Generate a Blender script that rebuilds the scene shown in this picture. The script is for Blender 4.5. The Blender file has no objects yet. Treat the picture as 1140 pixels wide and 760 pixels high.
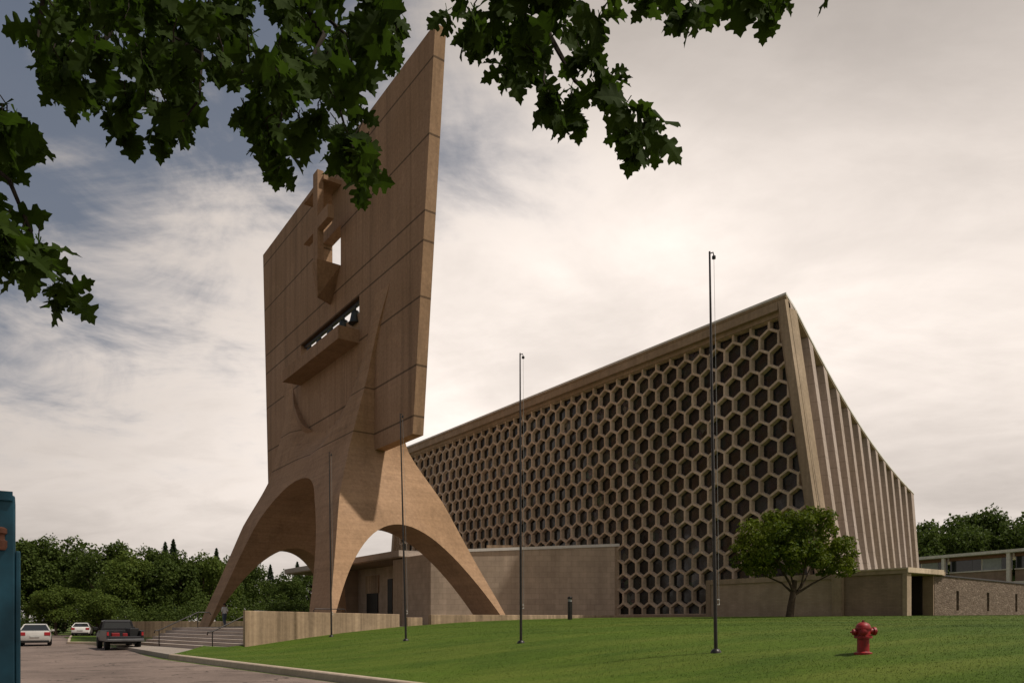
import bpy, bmesh, math, random
import numpy as np
from mathutils import Vector, Matrix
from mathutils.geometry import tessellate_polygon

scene = bpy.context.scene
COL = scene.collection
rnd = random.Random(7)
PI = math.pi
F, CX, HY, EYE = 830.0, 570.0, 691.0, 1.65
SN, CS = 0.5826, 0.8128
U = Vector((-SN, CS, 0)); W = Vector((CS, SN, 0))
FAC_ROT = math.atan2(-CS, SN)           # local x runs along the facade to the right, local y into the church

def at(px, py, Y):
    return Vector(((px - CX) / F * Y, Y, EYE + (HY - py) / F * Y))

# ------------------------------------------------------------------ helpers
class MB:
    def __init__(s): s.v = []; s.f = []; s.mi = []
    def add(s, verts, faces, mi=0):
        o = len(s.v); s.v += [tuple(p) for p in verts]
        for f in faces: s.f.append([i + o for i in f]); s.mi.append(mi)
        return s
    def box(s, x0, x1, y0, y1, z0, z1, mi=0):
        return s.add([(x0,y0,z0),(x1,y0,z0),(x1,y1,z0),(x0,y1,z0),(x0,y0,z1),(x1,y0,z1),(x1,y1,z1),(x0,y1,z1)],
              [(0,3,2,1),(4,5,6,7),(0,1,5,4),(1,2,6,5),(2,3,7,6),(3,0,4,7)], mi)
    def prism(s, poly, z0, z1, mi=0):
        """poly: ccw (x,y) list; z0,z1 numbers or callables of (x,y)"""
        n = len(poly)
        g0 = z0 if callable(z0) else (lambda x, y: z0)
        g1 = z1 if callable(z1) else (lambda x, y: z1)
        vs = [(x, y, g0(x, y)) for x, y in poly] + [(x, y, g1(x, y)) for x, y in poly]
        fs = [tuple(range(n - 1, -1, -1)), tuple(range(n, 2 * n))]
        fs += [(i, (i + 1) % n, n + (i + 1) % n, n + i) for i in range(n)]
        return s.add(vs, fs, mi)
    def tube(s, pts, rad, n=8, mi=0, caps=True):
        pts = [Vector(p) for p in pts]
        rs = rad if isinstance(rad, (list, tuple)) else [rad] * len(pts)
        rings = []; vs = []; fs = []
        up = Vector((0, 0, 1))
        for i, p in enumerate(pts):
            d = (pts[min(i + 1, len(pts) - 1)] - pts[max(i - 1, 0)]).normalized()
            a = d.cross(up if abs(d.z) < .95 else Vector((1, 0, 0))).normalized(); b = d.cross(a)
            for k in range(n):
                t = 2 * PI * k / n
                vs.append(p + (a * math.cos(t) + b * math.sin(t)) * rs[i])
        for i in range(len(pts) - 1):
            for k in range(n):
                k2 = (k + 1) % n
                fs.append((i * n + k, i * n + k2, (i + 1) * n + k2, (i + 1) * n + k))
        if caps:
            fs.append(tuple(range(n))[::-1]); m = (len(pts) - 1) * n; fs.append(tuple(range(m, m + n)))
        return s.add(vs, fs, mi)
    def lathe(s, prof, n=20, mat=None, mi=0):
        vs = []; fs = []
        for r, z in prof:
            for k in range(n):
                t = 2 * PI * k / n; vs.append(Vector((r * math.cos(t), r * math.sin(t), z)))
        for i in range(len(prof) - 1):
            for k in range(n):
                k2 = (k + 1) % n
                fs.append((i * n + k, i * n + k2, (i + 1) * n + k2, (i + 1) * n + k))
        fs.append(tuple(range(n))[::-1]); m = (len(prof) - 1) * n; fs.append(tuple(range(m, m + n)))
        if mat is not None: vs = [mat @ v for v in vs]
        return s.add(vs, fs, mi)
    def build(s, name, mats, parent=None, smooth=None, bevel=0):
        me = bpy.data.meshes.new(name)
        me.from_pydata(s.v, [], s.f)
        if not isinstance(mats, (list, tuple)): mats = [mats]
        for m in mats: me.materials.append(m)
        if len(mats) > 1: me.polygons.foreach_set('material_index', s.mi)
        bm = bmesh.new(); bm.from_mesh(me); bmesh.ops.recalc_face_normals(bm, faces=bm.faces[:]); bm.to_mesh(me); bm.free()
        if smooth is not None:
            me.polygons.foreach_set('use_smooth', [True] * len(me.polygons)); me.set_sharp_from_angle(angle=math.radians(smooth))
        me.update()
        o = bpy.data.objects.new(name, me); COL.objects.link(o)
        if parent: o.parent = parent
        if bevel:
            b = o.modifiers.new('bevel', 'BEVEL'); b.width = bevel; b.segments = 2; b.limit_method = 'ANGLE'
        return o

def thing(name, label, cat, loc=(0, 0, 0), rot=0, group=None):
    o = bpy.data.objects.new(name, None); COL.objects.link(o)
    o.location = loc; o.rotation_euler = (0, 0, rot); o.empty_display_size = .3
    return tag(o, label, cat, group)
def tag(o, label, cat, group=None, kind=None):
    o['label'] = label; o['category'] = cat
    if group: o['group'] = group
    if kind: o['kind'] = kind
    return o
def struct(o, label=None, kind='structure'):
    o['kind'] = kind
    if label: o['label'] = label
    return o
def copy_tree(o, parent=None):
    c = o.copy(); COL.objects.link(c); c.parent = parent
    for ch in list(o.children): copy_tree(ch, c)
    return c

def poly_holes(mb, outer, holes, y0, y1, mi=0):
    """extrude an (x,z) outline with holes between y0 (front) and y1 (back)"""
    loops = [outer] + holes
    tess = tessellate_polygon([[Vector((x, z, 0)) for x, z in l] for l in loops])
    flat = [p for l in loops for p in l]
    n = len(flat)
    vs = [(x, y0, z) for x, z in flat] + [(x, y1, z) for x, z in flat]
    fs = [tuple(t) for t in tess] + [tuple(i + n for i in t)[::-1] for t in tess]
    b = 0
    for l in loops:
        m = len(l)
        for i in range(m):
            j = (i + 1) % m; fs.append((b + i, b + j, n + b + j, n + b + i))
        b += m
    mb.add(vs, fs, mi)

# ------------------------------------------------------------------ materials
class NT:
    def __init__(s, name):
        s.m = bpy.data.materials.new(name); s.m.use_nodes = True
        s.t = s.m.node_tree; s.b = s.t.nodes['Principled BSDF']; s.out = s.t.nodes['Material Output']
        s.tc = s.t.nodes.new('ShaderNodeTexCoord')
    def n(s, typ, **kw):
        nd = s.t.nodes.new(typ)
        for k, v in kw.items():
            if k in ('Scale','Detail','Roughness','Distortion','Randomness','Fac','Strength','Distance','W','Color1','Color2','Mortar','Mortar Size','Bias','Brick Width','Row Height','From Min','From Max','To Min','To Max','Value','Mortar Smooth'):
                nd.inputs[k].default_value = v
            else: setattr(nd, k, v)
        return nd
    def l(s, a, b): s.t.links.new(a, b)
    def math(s, op, a, b=None, clamp=False):
        nd = s.t.nodes.new('ShaderNodeMath'); nd.operation = op; nd.use_clamp = clamp
        for i, v in enumerate((a, b)):
            if v is None: continue
            if isinstance(v, (int, float)): nd.inputs[i].default_value = v
            else: s.l(v, nd.inputs[i])
        return nd.outputs[0]
    def mapping(s, scale=(1, 1, 1), rot=(0, 0, 0), src='Object'):
        mp = s.t.nodes.new('ShaderNodeMapping'); mp.inputs['Scale'].default_value = scale; mp.inputs['Rotation'].default_value = rot
        s.l(s.tc.outputs[src], mp.inputs['Vector']); return mp.outputs[0]
    def noise(s, vec, scale, detail=4, rough=.55, dist=0):
        nd = s.n('ShaderNodeTexNoise', Scale=scale, Detail=detail, Roughness=rough, Distortion=dist); s.l(vec, nd.inputs['Vector']); return nd.outputs['Fac']
    def rng(s, v, a, b, c, d):
        nd = s.n('ShaderNodeMapRange'); nd.inputs[1].default_value = a; nd.inputs[2].default_value = b; nd.inputs[3].default_value = c; nd.inputs[4].default_value = d
        s.l(v, nd.inputs[0]); return nd.outputs[0]
    def mix(s, f, a, b, mode='MIX'):
        nd = s.t.nodes.new('ShaderNodeMix'); nd.data_type = 'RGBA'; nd.blend_type = mode
        for i, v in ((0, f), (6, a), (7, b)):
            if isinstance(v, (int, float)): nd.inputs[i].default_value = v
            elif isinstance(v, tuple): nd.inputs[i].default_value = (*v, 1) if len(v) == 3 else v
            else: s.l(v, nd.inputs[i])
        return nd.outputs[2]
    def scale_col(s, col, f):
        nd = s.t.nodes.new('ShaderNodeVectorMath'); nd.operation = 'SCALE'
        if isinstance(col, tuple): nd.inputs[0].default_value = col
        else: s.l(col, nd.inputs[0])
        s.l(f, nd.inputs['Scale']); return nd.outputs[0]
    def bump(s, h, strength=.3, dist=.02):
        nd = s.n('ShaderNodeBump', Strength=strength, Distance=dist); s.l(h, nd.inputs['Height']); s.l(nd.outputs[0], s.b.inputs['Normal'])
    def fin(s, col=None, rough=.8, spec=.3, metal=0):
        if isinstance(col, tuple): s.b.inputs['Base Color'].default_value = (*col, 1)
        elif col is not None: s.l(col, s.b.inputs['Base Color'])
        if isinstance(rough, (int, float)): s.b.inputs['Roughness'].default_value = rough
        else: s.l(rough, s.b.inputs['Roughness'])
        s.b.inputs['Specular IOR Level'].default_value = spec; s.b.inputs['Metallic'].default_value = metal
        return s.m

def plain(name, col, rough=.6, spec=.3, metal=0, var=.15, scale=3):
    t = NT(name); nz = t.noise(t.mapping(), scale, 5)
    return t.fin(t.scale_col(col, t.rng(nz, .3, .7, 1 - var, 1 + var)), rough, spec, metal)

def concrete(name, col, joints=(), board='v', streak=.18, stain=.22, blotch=.12, jw=.045, cell=None, bdv=.05, rain=0, jd=.5):
    t = NT(name)
    big = t.noise(t.mapping(), .13, 5, .6)
    if board == 'v':
        st = t.noise(t.mapping((3.2, 3.2, .07)), 1, 4, .6); bd = t.noise(t.mapping((6, 6, .1)), 1, 2)
    else:
        st = t.noise(t.mapping((.15, .15, 1.6)), 1, 4, .6); bd = t.noise(t.mapping((.12, .12, 7)), 1, 2)
    fine = t.noise(t.mapping(), 5, 6, .65)
    f = t.rng(big, .3, .7, 1 - stain, 1 + stain)
    f = t.math('MULTIPLY', f, t.rng(st, .3, .7, 1 - streak, 1 + streak))
    f = t.math('MULTIPLY', f, t.rng(fine, .3, .7, 1 - blotch, 1 + blotch))
    f = t.math('MULTIPLY', f, t.rng(bd, .35, .65, 1 - bdv, 1 + bdv))
    if rain:
        rn = t.noise(t.mapping((.9, .9, .035)), 1, 5, .65, .3); f = t.math('MULTIPLY', f, t.rng(rn, .5, .72, 1.0, 1 - rain)); pt = t.noise(t.mapping((.5, .5, .5)), 1, 4, .7); f = t.math('MULTIPLY', f, t.rng(pt, .56, .64, 1, 1 + rain * .35))
    sep = t.n('ShaderNodeSeparateXYZ'); t.l(t.tc.outputs['Object'], sep.inputs[0])
    jsum = None
    for z in joints:
        c = t.math('SUBTRACT', sep.outputs[2], z); c = t.math('ABSOLUTE', c); c = t.math('LESS_THAN', c, jw)
        jsum = c if jsum is None else t.math('ADD', jsum, c, True)
    if cell:   # regular pour panels along the height
        c = t.math('FRACT', t.math('DIVIDE', sep.outputs[2], cell)); c = t.math('LESS_THAN', c, .02)
        jsum = c if jsum is None else t.math('ADD', jsum, c, True)
    if jsum is not None:
        f = t.math('MULTIPLY', f, t.math('SUBTRACT', 1, t.math('MULTIPLY', jsum, jd)))
    hue = t.mix(t.rng(big, .35, .65, 0, 1), col, (col[0] * .95, col[1] * .98, col[2] * 1.06))
    c = t.scale_col(hue, f)
    t.bump(t.math('ADD', fine, t.math('MULTIPLY', bd, .8)), .25, .03)
    return t.fin(c, .88, .2)

def brickwall(name, c1, c2, mortar, bw, rh, ms, ang, noise_amt=.2, streak=.1):
    """ang: direction of the wall in the object's xy plane"""
    t = NT(name)
    sep = t.n('ShaderNodeSeparateXYZ'); t.l(t.tc.outputs['Object'], sep.inputs[0])
    al = t.math('ADD', t.math('MULTIPLY', sep.outputs[0], math.cos(ang)), t.math('MULTIPLY', sep.outputs[1], math.sin(ang)))
    cmb = t.n('ShaderNodeCombineXYZ'); t.l(al, cmb.inputs[0]); t.l(sep.outputs[2], cmb.inputs[1])
    br = t.n('ShaderNodeTexBrick', Scale=1.0); br.inputs['Color1'].default_value = (*c1, 1); br.inputs['Color2'].default_value = (*c2, 1); br.inputs['Mortar'].default_value = (*mortar, 1)
    br.inputs['Brick Width'].default_value = bw; br.inputs['Row Height'].default_value = rh; br.inputs['Mortar Size'].default_value = ms; br.inputs['Mortar Smooth'].default_value = .3
    t.l(cmb.outputs[0], br.inputs['Vector'])
    nz = t.noise(t.mapping(), 1.2, 6, .65); st = t.noise(t.mapping((1.5, 1.5, .1)), 1, 4)
    f = t.math('MULTIPLY', t.rng(nz, .3, .7, 1 - noise_amt, 1 + noise_amt), t.rng(st, .3, .7, 1 - streak, 1 + streak))
    t.bump(br.outputs['Fac'], -.3, .01)
    return t.fin(t.scale_col(br.outputs['Color'], f), .9, .2)

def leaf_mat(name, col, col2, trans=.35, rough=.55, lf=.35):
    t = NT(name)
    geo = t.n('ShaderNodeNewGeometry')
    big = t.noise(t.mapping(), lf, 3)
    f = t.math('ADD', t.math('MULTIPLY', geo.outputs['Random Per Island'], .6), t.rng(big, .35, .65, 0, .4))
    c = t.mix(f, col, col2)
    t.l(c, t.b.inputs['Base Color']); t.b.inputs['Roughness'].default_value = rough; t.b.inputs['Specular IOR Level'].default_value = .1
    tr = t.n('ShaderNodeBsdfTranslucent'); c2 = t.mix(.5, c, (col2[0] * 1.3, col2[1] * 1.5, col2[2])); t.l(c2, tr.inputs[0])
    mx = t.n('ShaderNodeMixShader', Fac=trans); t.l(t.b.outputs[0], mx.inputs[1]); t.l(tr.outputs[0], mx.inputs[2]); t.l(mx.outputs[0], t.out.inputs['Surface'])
    return t.m

JO = [EYE + z for z in (32.25, 28.1, 23.9, 22.25, 19.1, 15.2, 12.26)]
M = {}
M['banner'] = concrete('banner_concrete', (.325, .200, .117), JO, 'v', .08, .16, .15, .06, None, .03, .32, .6)
M['legs'] = concrete('leg_concrete', (.355, .218, .125), [EYE + 15.2, EYE + 12.26], 'h', .09, .15, .15, .05, None, .06, .22, .55)
M['banner_plain'] = concrete('banner_detail_concrete', (.30, .182, .105), (), 'v', .08, .16, .15, rain=.25)
M['church'] = concrete('church_concrete', (.36, .268, .18), (), 'v', .1, .15, .14, rain=.2)
M['screen'] = concrete('screen_concrete', (.58, .455, .325), (), 'v', .12, .26, .18, rain=.3)
M['fold'] = concrete('fold_concrete', (.385, .305, .25), (), 'v', .12, .12, cell=1.25, rain=.15)
M['wall'] = concrete('board_concrete', (.37, .262, .168), (), 'v', .34, .2, .15, bdv=.08, rain=.3)
M['kerb'] = concrete('kerb_concrete', (.42, .33, .24), (), 'h', .12, .2)
M['pave'] = concrete('paving_concrete', (.30, .25, .205), (), 'h', .1, .15)
M['stair'] = concrete('stair_concrete', (.40, .33, .27), (), 'h', .12, .2)
M['flash'] = plain('pale_flashing', (.72, .70, .66), .45, .4, 0, .08)
M['dark_void'] = plain('dark_door_and_shade', (.02, .016, .013), .5, .3)  # colour of the dark doors, and painted shade for the porch opening
M['metal_dark'] = plain('dark_bronze', (.035, .032, .03), .4, .5, .6, .3, 6)
M['white_frame'] = plain('white_painted_frame', (.62, .57, .5), .6, .3)
M['red_brick'] = plain('reddish_spandrel', (.2, .1, .07), .8)
M['glass_dark'] = plain('dark_window_glass', (.025, .028, .028), .12, .5, 0, .3)
M['blind'] = plain('grey_blind', (.3, .31, .31), .8)
M['bark'] = plain('bark', (.075, .055, .04), .95, .1, 0, .4, 8)
M['bark_dark'] = plain('dark_bark', (.03, .024, .018), .95, .1, 0, .4, 8)
M['bronze'] = plain('bell_bronze', (.05, .055, .05), .45, .5, .6, .3, 2)

# stained glass behind the honeycomb
t = NT('stained_glass'); geo = t.n('ShaderNodeNewGeometry')
vo = t.n('ShaderNodeTexVoronoi', Scale=2.2); t.l(t.mapping((1, 1, 1)), vo.inputs['Vector'])
vd = t.n('ShaderNodeTexVoronoi', Scale=2.2, feature='DISTANCE_TO_EDGE'); t.l(t.mapping((1, 1, 1)), vd.inputs['Vector'])
hs = t.n('ShaderNodeHueSaturation'); hs.inputs['Saturation'].default_value = .35; t.l(vo.outputs['Color'], hs.inputs['Color'])
cc = t.scale_col(hs.outputs[0], t.math('ADD', t.rng(geo.outputs['Random Per Island'], 0, 1, .006, .035), t.rng(geo.outputs['Random Per Island'], .86, 1, 0, .11)))
cc = t.mix(t.math('LESS_THAN', vd.outputs['Distance'], .03), cc, (.012, .011, .01))
M['stained'] = t.fin(cc, t.rng(t.noise(t.mapping(), .9, 3), .35, .65, .08, .4), .4)

# asphalt
t = NT('asphalt')
big = t.noise(t.mapping((.12, .2, 1)), 1, 6, .65); fine = t.noise(t.mapping(), 9, 6, .7); pat = t.noise(t.mapping((.5, .25, 1)), 1, 3, .5)
wv = t.noise(t.mapping(), .7, 3)
vm = t.n('ShaderNodeVectorMath', operation='ADD'); t.l(t.mapping((.22, .13, 1)), vm.inputs[0])
cb = t.n('ShaderNodeCombineXYZ'); t.l(wv, cb.inputs[0]); t.l(wv, cb.inputs[1]); t.l(cb.outputs[0], vm.inputs[1])
vd = t.n('ShaderNodeTexVoronoi', Scale=1.3, feature='DISTANCE_TO_EDGE'); t.l(vm.outputs[0], vd.inputs['Vector'])
crack = t.math('MULTIPLY', t.math('LESS_THAN', vd.outputs['Distance'], .012), t.math('GREATER_THAN', t.noise(t.mapping(), .3, 3), .47))
f = t.math('MULTIPLY', t.rng(big, .3, .7, .75, 1.25), t.rng(fine, .3, .7, .75, 1.25))
f = t.math('MULTIPLY', f, t.rng(pat, .35, .65, .85, 1.15))
f = t.math('MULTIPLY', f, t.math('SUBTRACT', 1, t.math('MULTIPLY', crack, .6)))
tar = t.noise(t.mapping((.05, .22, 1), (0, 0, .6)), 1, 5, .6, 1.2); f = t.math('MULTIPLY', f, t.math('SUBTRACT', 1, t.math('MULTIPLY', t.math('LESS_THAN', t.math('ABSOLUTE', t.math('SUBTRACT', tar, .5)), .006), .5)))
st2 = t.noise(t.mapping((.4, .8, 1)), 1, 5, .7); f = t.math('MULTIPLY', f, t.rng(st2, .56, .7, 1, .7))
t.bump(fine, .3, .02)
M['asphalt'] = t.fin(t.scale_col((.185, .138, .115), f), .85, .25)

def grass_mat(name, c1, c2, c3):
    t = NT(name)
    a = t.noise(t.mapping((.35, .35, 1)), 1, 5, .6); b = t.noise(t.mapping(), 14, 4, .7); d = t.noise(t.mapping((.10, .75, 1), (0, 0, .12)), 1, 4, .6)
    c = t.mix(t.rng(a, .3, .7, 0, 1), c1, c2); c = t.mix(t.rng(d, .46, .68, 0, .7), c, c3)
    c = t.scale_col(c, t.rng(b, .3, .7, .75, 1.25)); t.bump(b, .3, .02)
    return t.fin(c, .9, .15)
M['lawn'] = grass_mat('lawn_soil_grass', (.045, .080, .006), (.068, .110, .008), (.105, .130, .018))
M['ground'] = grass_mat('far_ground_grass', (.06, .09, .02), (.085, .12, .025), (.11, .12, .04))
t = NT('grass_blades'); geo = t.n('ShaderNodeNewGeometry')
a = t.noise(t.mapping((.35, .35, 1)), 1, 5, .6); d = t.noise(t.mapping((.10, .75, 1), (0, 0, .12)), 1, 4, .6)
c = t.mix(t.rng(a, .3, .7, 0, 1), (.047, .084, .006), (.072, .116, .009)); c = t.mix(t.rng(d, .46, .68, 0, .7), c, (.108, .134, .020))
c = t.scale_col(c, t.rng(geo.outputs['Random Per Island'], 0, 1, .86, 1.14))
M['blade'] = t.fin(c, .7, .2)

M['leaf_small'] = leaf_mat('small_tree_leaves', (.026, .056, .007), (.15, .175, .017), .26)
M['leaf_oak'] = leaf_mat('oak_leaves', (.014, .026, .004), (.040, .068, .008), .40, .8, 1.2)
M['leaf_wood'] = leaf_mat('woodland_leaves', (.040, .066, .014), (.085, .112, .024), .3, .6, .12)
M['leaf_light'] = leaf_mat('pale_woodland_leaves', (.055, .088, .016), (.115, .145, .028), .3, .6, .15)
M['needle'] = leaf_mat('spruce_needles', (.022, .04, .016), (.04, .062, .024), .15, .7, .2)

# ------------------------------------------------------------------ ground heights
W0 = Vector((-12.9, 36.0, 0))
KO = Vector((-15.3, 33.4, 0)); KE = Vector((.64, -.768, 0)); KN = Vector((.768, .64, 0))
DP = [(-5, .17), (0, .17), (1.5, .24), (3.5, .40), (6, .74), (8.5, 1.04), (11.7, 1.34), (16, 1.60), (20, 1.75), (26, 1.88), (34, 1.95), (60, 2.0), (400, 2.0)]
def sm(a, b, x):
    x = max(0, min(1, (x - a) / (b - a))); return x * x * (3 - 2 * x)
def gz(X, Y):
    p = Vector((X, Y, 0)) - KO; d = p.dot(KN); s = p.dot(KE)
    for i in range(len(DP) - 1):
        if d <= DP[i + 1][0]:
            (a, za), (b, zb) = DP[i], DP[i + 1]; x = (d - a) / (b - a); break
    z = za + (zb - za) * max(0, min(1, x))
    return z + .27 * sm(3, 24, s) * sm(.3, 5, d) * (1 - sm(7, 20, d))
def ground_hit(px, py):
    Y = 8.0
    while Y < 70:
        p = at(px, py, Y)
        if p.z <= gz(p.x, p.y): return p
        Y += .02
    return at(px, py, 40)

# ------------------------------------------------------------------ setting
mb = MB(); mb.add([(-1500, -600, -.06), (1500, -600, -.06), (1500, 2400, -.06), (-1500, 2400, -.06)], [(0, 1, 2, 3)])
struct(mb.build('ground', M['ground']), 'green ground running to the horizon')
mb = MB()
kend = KO + KE * 60
mb.add([(-140, -30, 0), (kend.x, -30, 0), (kend.x, kend.y, 0), (KO.x + KE.x * -.3, KO.y - KE.y * -.3 - .5, 0), (-17.5, 35.6, 0), (-23.5, 45, 0), (-31, 54, 0), (-46, 76.5, 0), (-62, 82, 0), (-140, 82, 0)], [tuple(range(10))])
struct(mb.build('road', M['asphalt']), 'reddish worn asphalt road and forecourt')
# far car park behind the grass island
mb = MB(); mb.add([(-80, 79, .004), (-22, 79, .004), (-22, 90, .004), (-80, 90, .004)], [(0, 1, 2, 3)])
struct(mb.build('car_park', M['asphalt']), 'asphalt parking strip before the trees')

# lawn sheet between kerb, wall line and church
ms = list(np.arange(-4.6, 0, .46)) + list(np.arange(0, 12, .5)) + list(np.arange(12, 90.1, 1.5))
mb = MB(); vs = []; NK = 70
for m in ms:
    k0 = -((W0 - KO).dot(KN) + m * (-U).dot(KN)) / W.dot(KN)
    if m < .7: k0 = max(k0, -3.5 + (.7 - m) / 5.4 * 2.62)
    k1 = 75.0 if m >= 0 else max(k0 + .15, -.22 + .139 * m)
    for j in range(NK + 1):
        k = k0 + .12 + (k1 - k0 - .12) * (j / NK) ** 1.6
        p = W0 + W * k - U * m
        z = gz(p.x, p.y)
        vs.append((p.x, p.y, z))
fs = []
for i in range(len(ms) - 1):
    for j in range(NK):
        a = i * (NK + 1) + j; fs.append((a, a + NK + 1, a + NK + 2, a + 1))
mb.add(vs, fs)
lawn = struct(mb.build('lawn', M['lawn'], smooth=60), 'sloping mown lawn between kerb and church')

# grass blades over the near lawn
def grass_obj():
    r = np.random.default_rng(3); N = 150000; V = []; Fc = []
    Y = 9 * (44 / 9) ** r.random(N * 2); X = (r.random(N * 2) * 1.5 - .75) * Y
    ph = r.random(N * 2) * 6.283; ht = .010 + .016 * r.random(N * 2); cnt = 0
    for i in range(N * 2):
        x, y = X[i], Y[i]
        p = Vector((x, y, 0)); q = p - KO
        if q.dot(KN) < .18: continue
        w = p - W0; m = w.dot(-U)
        if m < .12 or w.dot(W) > 33: 
            continue
        z = gz(x, y); sc = .5 + y / 28
        for k in range(2):
            a = ph[i] + k * 2.1; dx, dy = math.cos(a), math.sin(a); wd = .005 * sc; tl = 1.1 * (1 + .6 * k); ln = ht[i] * (.7 + .5 * k)
            ox, oy = x + dy * .02 * k, y - dx * .02 * k; b = len(V)
            V += [(ox - dx * wd, oy - dy * wd, z - .01), (ox + dx * wd, oy + dy * wd, z - .01), (ox + dy * ln * tl, oy - dx * ln * tl, z + ln * .8)]
            Fc.append((b, b + 1, b + 2))
        cnt += 1
        if cnt > N: break
    me = bpy.data.meshes.new('lawn_grass'); me.from_pydata(V, [], Fc); me.materials.append(M['blade'])
    o = bpy.data.objects.new('lawn_grass', me); COL.objects.link(o); return o
tag(grass_obj(), 'short green mown grass blades covering the lawn', 'grass', kind='stuff')

# kerb
mb = MB(); prev = None
def kerb_run(mb, pts, h=.17, wd=.17, z=0):
    n = len(pts); vs = []; fs = []
    for i, p in enumerate(pts):
        p = Vector(p); d = (Vector(pts[min(i + 1, n - 1)]) - Vector(pts[max(i - 1, 0)])).normalized(); nn = Vector((-d.y, d.x, 0))
        for o, zz in ((-.02, z - .1), (0, z + h - .03), (.03, z + h), (wd, z + h + .012), (wd, z - .1)):
            q = p + nn * o; vs.append((q.x, q.y, zz))
    for i in range(n - 1):
        for k in range(4):
            a = i * 5 + k; fs.append((a, a + 5, a + 6, a + 1))
    fs.append((0, 1, 2, 3, 4)); b = (n - 1) * 5; fs.append((b + 4, b + 3, b + 2, b + 1, b)); mb.add(vs, fs)
pts = [tuple(KO + KE * q_) for q_ in (-.25, 0, .5)] + [tuple(KO + KE * q_) for q_ in np.arange(2.5, 60, 2.5)]
kerb_run(mb, pts)
struct(mb.build('kerb', M['kerb'], smooth=35), 'concrete kerb along the lawn edge')
# sidewalk at the foot of the stairs and round the lawn tip
SD = Vector((-.69, .725, 0)).normalized(); SNm = Vector((.725, .69, 0)).normalized()
S0 = W0 + Vector((-.16, -.1, 0))
mb = MB()
sw = [S0 + SNm * .1, S0 + SD * 15 + SNm * .1, S0 + SD * 15 - SNm * 1.3, KO - KE * .6 + KN * .02, KO + KE * .3 + KN * .22]
mb.prism([(p.x, p.y) for p in sw], -.1, lambda x, y: .165)
struct(mb.build('sidewalk', M['pave'], bevel=.015), 'pale concrete pavement at the foot of the steps')
# grass island
mb = MB(); isl = [(-32.4, 54.6), (-24.0, 53.0), (-23, 60), (-23.5, 78), (-46, 78)]
mb.prism(isl[::1], -.1, lambda x, y: .12 + (.25 if 56 < y < 77 else 0))
struct(mb.build('grass_island', M['lawn']), 'small grass island beside the road')
mb = MB(); kerb_run(mb, [(-46.2, 77.9, 0), (-39.3, 66, 0), (-32.5, 54.45, 0), (-28, 53.5, 0), (-23.8, 52.8, 0)], .15, .2)
struct(mb.build('island_kerb', M['kerb']), 'kerb round the grass island')
# plaza
ST = SNm * 2.4
mb = MB()
pl = [W0 + W * .35 + U * .02, W0 + W * 36 + U * .02, W0 + W * 36 + U * 60, S0 + SD * 40 + ST + SNm * 25, S0 + SD * 15.2 + ST, S0 + ST + SD * .02]
pz = 1.25
mb.add([(p.x, p.y, pz) for p in pl], [tuple(range(len(pl)))])
M['plaza'] = concrete('plaza_aggregate', (.17, .135, .105), (), 'h', .1, .2)
struct(mb.build('plaza', M['plaza']), 'concrete paved plaza under the bell banner')

# ------------------------------------------------------------------ steps, walls
st = thing('stairway', 'broad grey concrete steps rising from the road to the plaza', 'stairs', S0, math.atan2(SD.y, SD.x))
# local x along SD, local y = left of SD ; SNm is to the right of SD -> -y
mb = MB(); nst = 6; rh = (pz - .17) / nst
prof = [(0, .0)]
for i in range(nst):
    prof += [(-.4 * i, .17 + rh * (i + 1) - .025), (-.4 * i + .02, .17 + rh * (i + 1) - .02), (-.4 * i + .02, .17 + rh * (i + 1)), (-.4 * (i + 1), .17 + rh * (i + 1))]
prof += [(-.4 * nst, 0)]
vs = [(x, y, z) for x in (.02, 15) for y, z in prof]; n = len(prof)
fs = [(i, (i + 1) % n, n + (i + 1) % n, n + i) for i in range(n)] + [tuple(range(n)), tuple(range(n, 2 * n))[::-1]]
mb.add(vs, fs); mb.build('steps', M['stair'], st)

def rail(label, x):
    o = thing('handrail', label, 'handrail', S0 + SD * x, math.atan2(SD.y, SD.x), 'handrails on the steps')
    mb = MB(); mb.tube([(0, .05, .17), (0, .05, 1.12)], .03, 8); mb.build('post', M['metal_dark'], o)
    mb = MB(); mb.tube([(0, -2.2, pz), (0, -2.2, pz + .92)], .03, 8); mb.build('post', M['metal_dark'], o)
    mb = MB(); mb.tube([(0, .32, .95), (0, .28, 1.1), (0, .05, 1.12), (0, -2.2, pz + .94), (0, -2.9, pz + .94), (0, -3.0, pz + .8)], .035, 8); mb.build('rail', M['metal_dark'], o, smooth=60)
rail('dark metal handrail nearest the board marked wall on the steps', 3.3)
rail('dark metal handrail beside the pickup at the far end of the steps', 11.2)

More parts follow.
